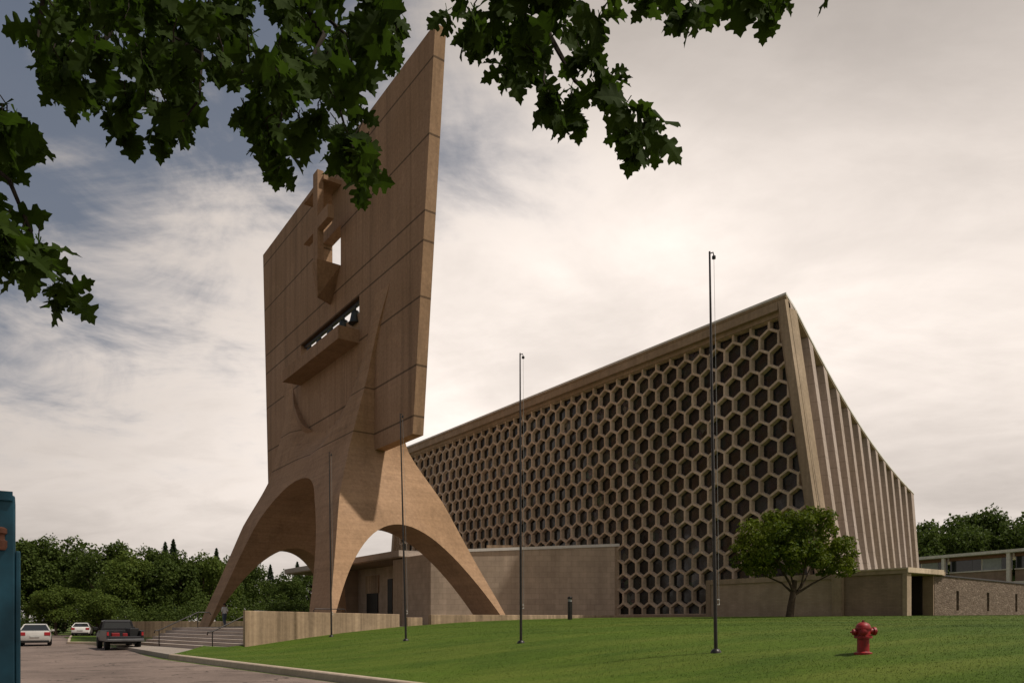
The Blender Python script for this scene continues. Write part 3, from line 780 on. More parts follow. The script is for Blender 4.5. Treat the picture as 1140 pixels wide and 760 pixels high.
# ------------------------------------------------------------------ two storey residence behind
Q0 = at(1000, 622.3, 128); Q1 = at(1140, 609.5, 109)
dq = Vector((Q1.x - Q0.x, Q1.y - Q0.y, 0)); LQ = dq.length; dq.normalize()
rs = thing('residence', 'two storey residence with white frame, glass bands and flat roof behind the church', 'building', (Q0.x, Q0.y, 0), math.atan2(dq.y, dq.x))
LT = LQ + 22; zr = Q0.z + .05
mb = MB(); mb.box(-2, LT, -.5, 14, zr - .45, zr); mb.build('roof', M['white_frame'], rs)
mb = MB(); mb.box(-2, LT, -.1, 13.5, zr - 5.2, zr - 4.75); mb.build('floor_slab', M['white_frame'], rs)
def qx(px):   # local x where image column px meets the front
    r = (px - CX) / F; return (Q0.x - r * Q0.y) / (r * dq.y - dq.x)
colx = [qx(1051), qx(1123.5)]; stp = colx[1] - colx[0]; colx = [colx[0] - stp, *colx, colx[1] + stp, colx[1] + 2 * stp]
for c in colx:
    mb = MB(); mb.box(c - .25, c + .25, -.3, .1, 0, zr - .452); mb.build('column', M['white_frame'], rs)
for i in range(len(colx) - 1):
    a, b = colx[i] + .25, colx[i + 1] - .25
    mb = MB(); mb.box(a, b, .9, 1.2, zr - 1.0, zr - .452); mb.build('spandrel', M['red_brick'], rs)
    mb = MB(); mb.box(a, b, 1.0, 1.1, zr - 4.75, zr - 2.95); mb.build('balcony_wall', M['brown_brick'], rs)
    mb = MB(); mb.box(a, b, .8, 1.25, zr - 2.948, zr - 2.78); mb.build('window_sill', M['white_frame'], rs)
    k = [0, .38, .52, .54, .84, 1]; mats = ['glass_dark', 'glass_dark', 'white_frame', 'blind', 'glass_dark']
    for j in range(5):
        mb = MB(); x0 = a + (b - a) * k[j]; x1 = a + (b - a) * k[j + 1] - .04; mb.box(x0, x1, 1.15, 1.25, zr - 2.776, zr - 1.004); mb.build('window' if j != 2 else 'window_post', M[mats[j]], rs)
    mb = MB(); mb.box(a, b, 1.0, 1.2, 0, zr - 5.204); mb.build('lower_window', M['glass_dark'], rs)

# ------------------------------------------------------------------ flagpoles
FPL = ['flagpole nearest the long board marked wall, shortest looking of the four', 'thin flagpole seen against the right leg of the bell banner', 'thin flagpole in front of the block clad entrance wing', 'tallest looking flagpole, dark and in front of the honeycomb windows']
for i, (bx, by, tx, ty) in enumerate([(369, 712, 366.5, 503), (452, 716, 445.5, 460), (580, 715, 579, 393), (797, 722, 790, 280)]):
    Yd = [37.0, 30.3, 24.1, 17.55][i]
    b = at(bx, by, Yd); b.z = gz(b.x, b.y) - .05
    tp = at(tx, ty, Yd)
    fp = thing('flagpole', FPL[i], 'flagpole', b, 0, 'flagpoles on the lawn')
    d = tp - b; mb = MB(); H = d.length; r0 = .044
    mb.tube([(0, 0, 0), d * .3, d * .65, d], [r0, r0 * .9, r0 * .7, r0 * .5], 10); mb.build('pole', M['metal_dark'], fp, smooth=50)
    mb = MB(); mb.lathe([(.0, 0), (.13, .0), (.13, .06), (.09, .12), (.065, .14)], 14); mb.build('base_collar', M['metal_dark'], fp, smooth=40)
    mb = MB(); mb.tube([d + Vector((0, 0, -.05)), d + Vector((.08, 0, -.02)), d + Vector((.10, 0, -.10))], .015, 6); mb.lathe([(.0, -.05), (.045, -.03), (.045, .03), (0, .05)], 10, Matrix.Translation(d + Vector((.1, 0, -.14)))); mb.build('pulley', M['metal_dark'], fp)
    mb = MB(); c1 = d * .13; mb.tube([d + Vector((.1, 0, -.15)), d * .6 + Vector((.105, 0, 0)), c1 + Vector((.09, 0, 0))], .0045, 5); mb.build('halyard', M['blind'], fp)
    mb = MB(); mb.tube([c1 + Vector((.05, -.02, .06)), c1 + Vector((.09, -.03, .06)), c1 + Vector((.09, -.03, -.06)), c1 + Vector((.05, -.02, -.06))], .012, 6); mb.build('cleat', M['flash'], fp)

# bollard light
b = at(634.5, 690, 42); b.z = gz(b.x, b.y) - .05
bo = thing('bollard_light', 'dark metal bollard light at the foot of the block clad wing', 'bollard', b)
mb = MB(); mb.lathe([(.13, 0), (.13, 1.06)], 14); mb.build('post', M['metal_dark'], bo, smooth=40)
mb = MB(); mb.lathe([(.10, 1.064), (.10, 1.2)], 14); mb.build('lens', M['blind'], bo, smooth=40)
mb = MB(); mb.lathe([(.14, 1.204), (.14, 1.30), (.1, 1.34)], 14); mb.build('cap', M['metal_dark'], bo, smooth=40)

# ------------------------------------------------------------------ fire hydrant
M['hyd'] = plain('hydrant_red', (.235, .010, .012), .5, .4, 0, .4, 14)
M['hyd_dark'] = plain('hydrant_dark_red', (.12, .01, .01), .55, .4, 0, .3, 9)
hp = ground_hit(961, 727)
hs_ = (727 - 690.5) / F * hp.y / .76
hy = thing('fire_hydrant', 'red fire hydrant standing alone on the lawn', 'fire hydrant', hp - Vector((0, 0, .02)), .35); hy.scale = (hs_ * 1.2, hs_ * 1.2, hs_ * 1.04)
mb = MB(); mb.lathe([(.0, 0), (.165, 0), (.165, .045), (.12, .06), (.112, .07), (.108, .30), (.112, .36), (.165, .365), (.165, .41), (.13, .415), (.13, .56), (.15, .565), (.15, .595), (.135, .60)], 24); mb.build('barrel', M['hyd'], hy, smooth=35)
mb = MB(); mb.lathe([(.137, .602), (.13, .64), (.105, .685), (.06, .715), (.035, .72)], 24); mb.build('bonnet', M['hyd'], hy, smooth=40)
mb = MB(); mb.lathe([(.03, .715), (.03, .735), (.022, .737), (.022, .765), (0, .768)], 5); mb.build('operating_nut', M['hyd_dark'], hy)
for (ang, rr, ln, zc) in ((-PI / 2 - .75, .062, .2, .5), (PI - .45, .062, .2, .5), (-.35, .085, .235, .52)):
    mt = Matrix.Translation((0, 0, zc)) @ Matrix.Rotation(ang, 4, 'Z') @ Matrix.Rotation(PI / 2, 4, 'Y')
    mb = MB(); mb.lathe([(rr * .85, .09), (rr * .85, ln - .055), (rr * 1.12, ln - .05), (rr * 1.12, ln - .005), (rr * .7, ln + .006), (.02, ln + .008), (.02, ln + .04), (0, ln + .042)], 16, mt); mb.build('nozzle_cap', M['hyd'], hy, smooth=35)
mb = MB()
for k in range(8):
    a = 2 * PI * k / 8 + .2; mb.lathe([(.016, .40), (.016, .435), (0, .437)], 6, Matrix.Translation((.148 * math.cos(a), .148 * math.sin(a), 0)))
mb.build('flange_bolts', M['hyd_dark'], hy)

# ------------------------------------------------------------------ vehicles
M['tyre'] = plain('tyre_rubber', (.012, .012, .012), .85, .2)
M['rim'] = plain('wheel_rim', (.35, .35, .35), .35, .5, .7)
M['tail'] = plain('tail_lamp', (.33, .015, .02), .25, .5)
M['plate'] = plain('number_plate', (.5, .5, .48), .5)
M['chrome'] = plain('bumper_chrome', (.16, .16, .165), .35, .5, .7)
M['silver'] = plain('silver_paint', (.55, .53, .50), .3, .5, .2, .05)
M['whitep'] = plain('white_paint', (.7, .69, .66), .35, .5, 0, .05)
M['charcoal'] = plain('charcoal_paint', (.028, .027, .030), .35, .4, .1, .1)
M['glass_car'] = plain('car_glass', (.02, .022, .022), .08, .6, 0, .05)
M['black_trim'] = plain('black_trim', (.015, .015, .015), .6)
def wheel(parent, x, y, r=.33, w=.22):
    mt = Matrix.Translation((x, y, r)) @ Matrix.Rotation(PI / 2, 4, 'Y')
    mb = MB(); mb.lathe([(r * .6, -w / 2), (r * .93, -w / 2), (r, -w / 2 + .04), (r, w / 2 - .04), (r * .93, w / 2), (r * .6, w / 2)], 22, mt); wo = mb.build('wheel', M['tyre'], parent, smooth=40)
    sg = 1 if x > 0 else -1
    mb = MB(); mb.lathe([(r * .62, -w * .4), (r * .62, w * .46), (r * .5, w * .50), (r * .15, w * .40), (0, w * .42)] if sg > 0 else [(0, -w * .42), (r * .15, -w * .4), (r * .5, -w * .50), (r * .62, -w * .46), (r * .62, w * .4)], 22, mt); mb.build('rim', M['rim'], wo, smooth=40)
def section(y, zb, zs, zt_, hw, tuck=.92):
    """closed half-rounded body section at y"""
    return [(-hw * .86, y, zb), (-hw * .97, y, zb + .08), (-hw, y, zb + (zs - zb) * .5), (-hw * .97, y, zs), (-hw * tuck, y, zt_ - .03), (-hw * tuck * .9, y, zt_),
            (hw * tuck * .9, y, zt_), (hw * tuck, y, zt_ - .03), (hw * .97, y, zs), (hw, y, zb + (zs - zb) * .5), (hw * .97, y, zb + .08), (hw * .86, y, zb)]
def loft(mb, secs):
    n = len(secs[0]); vs = [p for s in secs for p in s]; fs = []
    for i in range(len(secs) - 1):
        for k in range(n):
            k2 = (k + 1) % n; fs.append((i * n + k, i * n + k2, (i + 1) * n + k2, (i + 1) * n + k))
    fs.append(tuple(range(n))[::-1]); b = (len(secs) - 1) * n; fs.append(tuple(range(b, b + n))); mb.add(vs, fs)
def sedan(label, loc, rot, paint, sc=1):
    o = thing('parked_car', label, 'car', loc, rot, 'pale cars parked by the trees'); o.scale = (sc,) * 3
    mb = MB()   # rear at y = -2.3, front +2.3
    loft(mb, [section(-2.32, .42, .72, .86, .80), section(-2.25, .26, .78, 1.0, .88), section(-1.8, .22, .80, 1.04, .90), section(-1.0, .2, .82, 1.0, .91), section(.2, .2, .82, .98, .91), section(1.0, .2, .8, .96, .90), section(1.9, .22, .72, .84, .87), section(2.25, .3, .62, .70, .76)])
    mb.build('body', paint, o, smooth=50)
    mb = MB()
    def g(y, hw, z): return [(-hw, y, z), (hw, y, z)]
    vs = [(-.84, -1.95, 1.0), (.84, -1.95, 1.0), (.84, 1.05, .95), (-.84, 1.05, .95), (-.60, -1.2, 1.43), (.60, -1.2, 1.43), (.60, .25, 1.43), (-.60, .25, 1.43)]
    mb.add(vs, [(0, 1, 5, 4), (1, 2, 6, 5), (2, 3, 7, 6), (3, 0, 4, 7), (4, 5, 6, 7)]); mb.build('windows', M['glass_car'], o)
    mb = MB(); mb.add([(-.62, -1.27, 1.41), (.62, -1.27, 1.41), (.62, .28, 1.42), (-.62, .28, 1.42), (-.55, -1.15, 1.475), (.55, -1.15, 1.475), (.55, .15, 1.475), (-.55, .15, 1.475)], [(0, 3, 2, 1), (4, 5, 6, 7), (0, 1, 5, 4), (1, 2, 6, 5), (2, 3, 7, 6), (3, 0, 4, 7)])
    for s in (-1, 1):
        mb.tube([(s * .85, -1.97, 1.0), (s * .61, -1.22, 1.43)], .04, 6); mb.tube([(s * .85, 1.07, .95), (s * .61, .27, 1.43)], .035, 6); mb.tube([(s * .86, -.3, .97), (s * .62, -.4, 1.43)], .03, 6)
    mb.build('roof', paint, o, smooth=40)
    for s in (-1, 1):
        mb = MB(); mb.box(min(s * .52, s * .87), max(s * .52, s * .87), -2.345, -2.1, .70, .93); mb.build('tail_light', M['tail'], o, bevel=.03)
        mb = MB(); mb.box(s * .98 - .1, s * .98 + .1, .55, .7, .95, 1.08); mb.build('mirror', paint, o, bevel=.03)
        wheel(o, s * .80, -1.4); wheel(o, s * .80, 1.45)
    mb = MB(); mb.box(-.26, .26, -2.36, -2.3, .60, .73); mb.build('number_plate', M['plate'], o)
    mb = MB(); mb.box(-.8, .8, -2.33, -2.1, .24, .40); mb.build('bumper', M['black_trim'], o, bevel=.03)
    return o
c = at(40, 717.5, 51); c.z = 0
sedan('silver car with red tail lights stopped on the road beside the blue steel post', c, (.54), M['silver'])
c = at(92, 707.2, 84.5); c.z = .0
sedan('white car parked behind the grass island under the trees', c, .42, M['whitep'], 1)
c = at(62, 706.5, 87); c.z = 0
# pickup
c = at(132, 721, 44.5); c.z = 0
pk = thing('pickup_truck', 'charcoal pickup truck with open bed stopped beside the steps', 'pickup truck', c, .62)
mb = MB()
loft(mb, [section(.2, .5, .95, 1.15, .93), section(.9, .42, .95, 1.12, .93), section(1.7, .42, .95, 1.1, .92), section(2.5, .45, .9, 1.02, .90), section(2.7, .5, .8, .92, .84)]); mb.build('body', M['charcoal'], pk, smooth=50)
mb = MB()   # bed: floor and side walls
mb.box(-.80, .80, -2.55, .195, .62, .72); mb.box(-.95, -.80, -2.55, .195, .5, 1.12); mb.box(.80, .95, -2.55, .195, .5, 1.12); mb.box(-.80, .80, .10, .195, .722, 1.12); mb.build('bed', M['charcoal'], pk, bevel=.02)
mb = MB(); mb.add([(-.84, .25, 1.12), (.84, .25, 1.12), (.84, 1.9, 1.1), (-.84, 1.9, 1.1), (-.70, .35, 1.66), (.70, .35, 1.66), (.70, 1.2, 1.66), (-.70, 1.2, 1.66)], [(0, 1, 5, 4), (1, 2, 6, 5), (2, 3, 7, 6), (3, 0, 4, 7), (4, 5, 6, 7)]); mb.build('windows', M['glass_car'], pk)
mb = MB(); mb.add([(-.73, .3, 1.63), (.73, .3, 1.63), (.73, 1.25, 1.63), (-.73, 1.25, 1.63), (-.66, .4, 1.73), (.66, .4, 1.73), (.66, 1.15, 1.73), (-.66, 1.15, 1.73)], [(0, 3, 2, 1), (4, 5, 6, 7), (0, 1, 5, 4), (1, 2, 6, 5), (2, 3, 7, 6), (3, 0, 4, 7)])
for s in (-1, 1):
    mb.tube([(s * .86, .23, 1.1), (s * .71, .33, 1.66)], .05, 6); mb.tube([(s * .86, 1.92, 1.1), (s * .71, 1.22, 1.66)], .045, 6)
mb.box(-.85, .85, .2, .26, 1.1, 1.24); mb.build('roof', M['charcoal'], pk, smooth=40)
mb = MB(); mb.box(-.95, .95, -2.78, -2.58, .50, .66); mb.build('bumper', M['chrome'], pk, bevel=.03)
mb = MB(); mb.box(-.79, .79, -2.62, -2.56, .67, .80); mb.build('tailgate', M['charcoal'], pk, bevel=.02)
for s in (-1, 1):
    mb = MB(); mb.box(s * .885 - .05, s * .885 + .05, -2.585, -2.552, .84, 1.04); mb.build('tail_light', M['tail'], pk)
    mb = MB(); mb.box(s * 1.02 - .12, s * 1.02 + .12, 1.55, 1.65, 1.1, 1.3); mb.build('mirror', M['black_trim'], pk, bevel=.03)
    wheel(pk, s * .80, -1.5, .37, .26); wheel(pk, s * .80, 1.75, .37, .26)
mb = MB(); mb.box(-.62, .62, -2.3, 2.3, .36, .5); mb.build('chassis', M['black_trim'], pk)
M['redbox'] = plain('red_cargo', (.22, .014, .016), .5)
Rz = Matrix.Rotation(.62, 3, 'Z')
for (x, y, sx, sy, sz, lab, m) in ((-.42, -1.9, .42, .45, .26, 'red toolbox at the left side of the pickup bed', 'redbox'), (.08, -1.9, .26, .3, .24, 'small red can in the middle of the pickup bed', 'redbox'), (.52, -1.4, .5, 1.1, .52, 'dark bundle in the right side of the pickup bed', 'black_trim')):
    o = thing('cargo_box', lab, 'cargo', c + Rz @ Vector((x, y, .725)),   .62 + rnd.uniform(-.2, .2), 'cargo in the pickup bed')
    mb = MB(); mb.prism([(-sx / 2, -sy / 2), (sx / 2, -sy / 2), (sx / 2, sy / 2), (-sx / 2, sy / 2)], 0, sz); mb.build('case', M[m], o, bevel=.04)
    mb = MB(); mb.tube([(-sx * .25, 0, sz), (-sx * .22, 0, sz + .07), (sx * .22, 0, sz + .07), (sx * .25, 0, sz)], .018, 6); mb.build('handle', M['black_trim'], o)

# ------------------------------------------------------------------ blue steel post at the left edge
M['blue'] = plain('blue_paint', (.011, .068, .105), .5, .35, 0, .35, 5)
M['rust'] = plain('rusty_steel', (.13, .055, .035), .8, .2, 0, .4, 12)
bp = thing('gate_post', 'tall blue steel post with rusty bracket at the left edge of the road', 'post', (-3.515, 5.1, 0), .58)
mb = MB(); mb.add([(-.42, -.2, -.02), (.098, -.2, -.02), (.098, .2, -.02), (-.42, .2, -.02), (-.42, -.2, 2.49), (.098, -.2, 2.49), (.098, .2, 2.49), (-.42, .2, 2.49)], [(0, 3, 2, 1), (4, 5, 6, 7), (0, 1, 5, 4), (1, 2, 6, 5), (2, 3, 7, 6), (3, 0, 4, 7)]); mb.build('post_body', M['blue'], bp, bevel=.012)
mb = MB(); mb.box(.10, .128, -.198, .16, 0, 2.12); mb.build('edge_flange', M['blue'], bp, bevel=.008)
mb = MB(); mb.box(-.44, .085, -.23, -.203, 2.45, 2.51); mb.build('top_rail', M['blue'], bp)
mb = MB(); mb.box(-.06, -.04, -.215, -.203, 0, 2.4); mb.box(-.25, -.235, -.215, -.203, 0, 2.4); mb.build('seam', M['blue'], bp)
mb = MB(); mb.tube([(-.42, -.22, 2.14), (-.1, -.225, 2.17), (.0, -.225, 2.2)], .03, 8); mb.lathe([(.045, 2.14), (.055, 2.16), (.055, 2.2), (.042, 2.21), (.042, 2.24), (.055, 2.25), (.055, 2.28), (.04, 2.29)], 14, Matrix.Translation((.0, -.215, -.02))); mb.build('bracket', M['rust'], bp, smooth=35)

# ------------------------------------------------------------------ person at the top of the steps
M['skin'] = plain('skin', (.32, .18, .12), .6); M['shirt'] = plain('white_shirt', (.62, .61, .6), .8); M['jeans'] = plain('blue_grey_trousers', (.09, .11, .15), .85); M['hair'] = plain('dark_hair', (.03, .02, .015), .7); M['shoe'] = plain('dark_shoes', (.02, .02, .02), .6)
def skin_body(parent):
    J = {'pelvis': (0, 0, .93, .135), 'waist': (0, 0, 1.08, .125), 'chest': (0, .01, 1.28, .15), 'neck0': (0, 0, 1.44, .075), 'neck': (0, -.005, 1.5, .055), 'headc': (0, -.02, 1.60, .09), 'headt': (0, -.01, 1.70, .075),
         'shl': (-.17, 0, 1.39, .065), 'ell': (-.25, .03, 1.12, .045), 'wrl': (-.24, -.12, .90, .032), 'hal': (-.235, -.17, .83, .035),
         'shr': (.17, 0, 1.39, .065), 'elr': (.25, .05, 1.13, .045), 'wrr': (.23, -.02, .90, .032), 'har': (.225, -.05, .82, .035),
         'hpl': (-.09, 0, .88, .1), 'knl': (-.10, -.10, .50, .065), 'anl': (-.10, .02, .09, .042), 'tol': (-.11, -.14, .04, .035),
         'hpr': (.09, 0, .88, .1), 'knr': (.10, .02, .48, .065), 'anr': (.10, .16, .10, .042), 'tor': (.11, .02, .04, .035)}
    ed = [('pelvis', 'waist'), ('waist', 'chest'), ('chest', 'neck0'), ('neck0', 'neck'), ('neck', 'headc'), ('headc', 'headt'), ('chest', 'shl'), ('shl', 'ell'), ('ell', 'wrl'), ('wrl', 'hal'), ('chest', 'shr'), ('shr', 'elr'), ('elr', 'wrr'), ('wrr', 'har'),
          ('pelvis', 'hpl'), ('hpl', 'knl'), ('knl', 'anl'), ('anl', 'tol'), ('pelvis', 'hpr'), ('hpr', 'knr'), ('knr', 'anr'), ('anr', 'tor')]
    ks = list(J); me = bpy.data.meshes.new('body'); me.from_pydata([J[k][:3] for k in ks], [(ks.index(a), ks.index(b)) for a, b in ed], [])
    o = bpy.data.objects.new('temp', me); COL.objects.link(o)
    md = o.modifiers.new('skin', 'SKIN'); sv = me.skin_vertices[0].data
    for i, k in enumerate(ks): sv[i].radius = (J[k][3], J[k][3]); sv[i].use_root = (k == 'pelvis')
    sb = o.modifiers.new('sub', 'SUBSURF'); sb.levels = 2; sb.render_levels = 2
    m2 = bpy.data.meshes.new_from_object(o.evaluated_get(bpy.context.evaluated_depsgraph_get())); bpy.data.objects.remove(o, do_unlink=True)
    for m in ('skin', 'shirt', 'jeans', 'shoe'): m2.materials.append(M[m])
    for p in m2.polygons:
        z = p.center.z; x = abs(p.center.x); p.use_smooth = True
        if z < .10: p.material_index = 3
        elif z < .98 and x < .2: p.material_index = 2
        elif z < 1.46 and not (x > .19 and z < 1.12): p.material_index = 1
    b = bpy.data.objects.new('body', m2); COL.objects.link(b); b.parent = parent
    mb = MB(); mb.lathe([(0, 1.58), (.085, 1.585), (.1, 1.64), (.088, 1.70), (.05, 1.735), (0, 1.742)], 12, Matrix.Translation((0, .012, 0))); mb.build('hair', M['hair'], parent, smooth=60)
pp_ = at(250, 697, 55)
pe = thing('person', 'person in a white shirt and grey blue trousers walking under the left leg', 'person', (pp_.x, pp_.y, pz), -2.2)
skin_body(pe)

# ------------------------------------------------------------------ trees
def leaf_cloud(blobs, n, size, seed, flat=.5, shell=.55, aspect=.62, pw=2):
    r = np.random.default_rng(seed); vol = np.array([b[3] ** pw for b in blobs]); pr = vol / vol.sum(); V = []; Fc = []
    idx = r.choice(len(blobs), n, p=pr)
    for i in idx:
        x, y, z, R, sq = blobs[i]
        d = r.normal(size=3); d /= np.linalg.norm(d); rad = R * (shell + (1 - shell) * r.random() ** .6) * (1 + .10 * min(1.6, max(-2, r.normal())))
        c = np.array((x, y, z)) + d * rad * np.array((1, 1, sq))
        nrm = d * .7 + r.normal(size=3) * .8 + np.array((0, 0, flat)); nrm /= np.linalg.norm(nrm)
        a = np.cross(nrm, r.normal(size=3)); a /= np.linalg.norm(a); b = np.cross(nrm, a); s = size * (.6 + .8 * r.random()); w = s * aspect
        o = len(V); mid = nrm * s * .12
        V += [tuple(c - a * s * .5), tuple(c + b * w * .5 + mid), tuple(c + a * s * .5), tuple(c - b * w * .5 + mid)]
        Fc += [(o, o + 1, o + 2), (o, o + 2, o + 3)]
    return V, Fc
def leaf_obj(name, V, Fc, mat, parent):
    me = bpy.data.meshes.new(name); me.from_pydata(V, [], Fc); me.materials.append(mat)
    o = bpy.data.objects.new(name, me); COL.objects.link(o); o.parent = parent; return o
def trunk_obj(h, r0, limbs, mat, parent, lean=(0, 0)):
    mb = MB(); mb.tube([(0, 0, -.3), (0, 0, 0.02), (lean[0] * .3, lean[1] * .3, h * .35), (lean[0] * .7, lean[1] * .7, h * .7), (lean[0], lean[1], h)], [r0 * 1.35, r0 * 1.15, r0, r0 * .85, r0 * .6], 10)
    for pts, r in limbs: mb.tube(pts, [r * (1 - .75 * i / (len(pts) - 1)) for i in range(len(pts))], 7)
    return mb.build('trunk', mat, parent, smooth=60)

# small ornamental tree on the lawn
tp = at(879, 686, 38); tp.z = gz(tp.x, tp.y) - .03
sc = 38 / F
tr = thing('small_tree', 'small round leafy tree on the lawn before the church corner', 'tree', tp)
bl = []
r_ = random.Random(4)
for (px, py, R) in [(845, 600, 17), (860, 588, 17), (880, 582, 16), (900, 580, 15), (915, 590, 16), (928, 605, 15), (935, 622, 13), (836, 620, 15), (850, 622, 17), (870, 610, 20), (892, 605, 20), (910, 618, 18), (925, 632, 12), (835, 632, 11), (868, 628, 16), (893, 628, 15), (880, 595, 18), (828, 612, 9), (943, 630, 8), (905, 574, 8), (862, 576, 8), (853, 634, 9), (912, 636, 9)]:
    for k in (-1, 0, 1):
        bl.append(((px - 879) * 1.07 * sc + r_.uniform(-.32, .32), k * R * sc * 1.5 + r_.uniform(-.3, .3), (692 - py) * sc + r_.uniform(-.25, .25) - abs(k) * .3, R * sc * (.95 if k == 0 else .8) * r_.uniform(.8, 1.1), .75))
V, Fc = leaf_cloud(bl, 14000, .18, 5, .55, .45)
leaf_obj('crown', V, Fc, M['leaf_small'], tr)
lb = []
for (px, py, yy) in [(838, 632, .3), (855, 618, -.8), (875, 600, .5), (895, 610, -.5), (912, 622, .8), (935, 632, -.2), (868, 615, 1.0)]:
    e = Vector(((px - 879) * sc, yy, (686 - py) * sc)); lb.append(([(.25, 0, 1.15), (.3 + e.x * .35, yy * .35, 1.75), tuple(e)], .075))
trunk_obj(1.9, .17, lb, M['bark'], tr, (.28, 0))

# woodland prototypes
def deciduous(seed, mat, trunk=True):
    r = random.Random(seed); o = thing('woodland_tree', 'tmp', 'tree'); bl = []
    for k in range(26):
        a = r.uniform(0, 2 * PI); h = r.uniform(.28, .93); rr = .40 * math.sin(PI * min(1, (h * .92 + .06))) ** .7 * r.uniform(.45, 1.0)
        bl.append((rr * math.cos(a), rr * math.sin(a), h, r.uniform(.09, .17), .85))
    bl.append((0, 0, .6, .27, 1.2)); bl.append((0, 0, .92, .1, .9))
    V, Fc = leaf_cloud(bl, 8000, .036, seed, .5, .45); leaf_obj('crown', V, Fc, mat, o)
    lb = [([(0, 0, .25), (.1 * math.cos(a), .1 * math.sin(a), .42), (.25 * math.cos(a), .25 * math.sin(a), .6)], .012) for a in (0, 1.3, 2.6, 3.9, 5.2)]
    trunk_obj(.75, .02, lb, M['bark'], o); return o
def spruce(seed):
    o = thing('spruce_tree', 'tmp', 'tree'); r = np.random.default_rng(seed); V = []; Fc = []
    for i in range(6000):
        h = .08 + .92 * (1 - math.sqrt(r.random()) * .999) if r.random() < .75 else r.uniform(.6, 1.0)
        tier = (h * 17) % 1.0
        R = (.20 * (1 - h) ** .9 + .006) * (.62 + .45 * (1 - tier)); a_ = r.random() * 6.283; a_ += .25 * math.sin(a_ * 5 + h * 40)
        q = R * (.35 + .65 * r.random() ** .5); c = np.array((q * math.cos(a_), q * math.sin(a_), h - q * .28))
        d = np.array((math.cos(a_), math.sin(a_), -.35 + .3 * r.normal())); d /= np.linalg.norm(d); b_ = np.cross(d, r.normal(size=3)); b_ /= np.linalg.norm(b_); s_ = .030 * (.5 + .8 * r.random()) * (1 - .55 * h)
        o_ = len(V); V += [tuple(c - d * s_), tuple(c + b_ * s_ * .35), tuple(c + d * s_), tuple(c - b_ * s_ * .35)]; Fc += [(o_, o_ + 1, o_ + 2), (o_, o_ + 2, o_ + 3)]
    leaf_obj('crown', V, Fc, M['needle'], o); trunk_obj(.97, .010, [], M['bark_dark'], o); return o
protos = [deciduous(11, M['leaf_wood']), deciduous(12, M['leaf_wood']), deciduous(13, M['leaf_light']), deciduous(14, M['leaf_wood'])]
sp = spruce(21); used = set()
def place(kind, px, top, d, wf, label, cat='tree', group='trees beyond the plaza', zb=0.0):
    base = protos[kind] if kind >= 0 else sp
    o = base if kind not in used else copy_tree(base)
    used.add(kind)
    p = at(px, top, d); h = p.z - zb
    o.location = (p.x, p.y, zb); o.scale = (h * wf, h * wf, h); o.rotation_euler = (0, 0, rnd.uniform(0, 6))
    o['label'] = label; o['category'] = cat; o['group'] = group
    return o
TL = [(0, 8, 604, 100, 1.0, 'dark leafy tree rising directly behind the blue steel post'),
      (1, 44, 600, 104, 1.0, 'tall dark leafy tree above the silver car'),
      (3, 82, 597, 106, .95, 'tallest rounded leafy tree of the left wood, above the white car'),
      (0, 118, 606, 100, .9, 'dark leafy tree above the left side of the pickup'),
      (2, 143, 612, 93, .95, 'paler leafy tree just above the pickup cab'),
      (1, 172, 611, 97, .9, 'leafy tree over the left end of the steps'),
      (3, 200, 612, 95, .9, 'leafy tree right of the pickup, over the handrails'),
      (2, 226, 614, 97, .9, 'leafy tree next to the left leg of the bell banner'),
      (0, 255, 618, 104, .9, 'leafy tree partly hidden by the sloping left leg'),
      (1, 285, 630, 108, .8, 'leafy tree seen low through the left arch beside its leg'),
      (3, 318, 634, 100, .8, 'leafy tree seen in the middle of the left arch opening'),
      (0, 345, 630, 104, .8, 'leafy tree against the inner side of the near leg'),
      (2, 62, 650, 88, 1.3, 'low pale green tree spreading behind the silver car'),
      (2, 108, 655, 86, 1.3, 'low pale green tree spreading left of the pickup cab'),
      (-1, 184, 603, 122, 1.0, 'left spruce of the pair topping the wood above the steps'),
      (-1, 193, 600, 126, 1.0, 'right spruce of the pair topping the wood above the steps'),
      (-1, 241, 610, 118, 1.0, 'spruce top poking out beside the sloping left leg'),
      (-1, 166, 610, 130, 1.0, 'small spruce tip left of the spruce pair'),
      (-1, 301, 628, 112, 1.0, 'spruce in the left of the arch opening'),
      (-1, 331, 625, 112, 1.1, 'pointed spruce tallest in the arch opening'),
      (-1, 274, 640, 110, 1.1, 'dark spruce low at the left side of the arch opening')]
TL += [(0, 30, 622, 126, 1.1, 'leafy tree glimpsed low behind the tall tree over the silver car'), (2, 72, 620, 128, 1.1, 'leafy tree glimpsed between the trunks above the white car'), (1, 128, 622, 126, 1.1, 'leafy tree glimpsed behind the trees over the pickup'), (0, 205, 626, 128, 1.1, 'leafy tree glimpsed behind the trees over the steps'), (3, 310, 645, 128, 1.1, 'leafy tree glimpsed at the back of the arch opening'), (2, -20, 625, 126, 1.1, 'leafy tree glimpsed far behind the blue steel post'), (3, -40, 602, 104, 1.0, 'leafy tree left of the blue steel post'), (1, -90, 606, 100, 1.0, 'second leafy tree left of the blue steel post'), (0, -145, 604, 106, 1.0, 'third leafy tree left of the blue steel post'), (2, -200, 612, 100, 1.0, 'fourth leafy tree left of the blue steel post')]
for a in TL: place(*a)
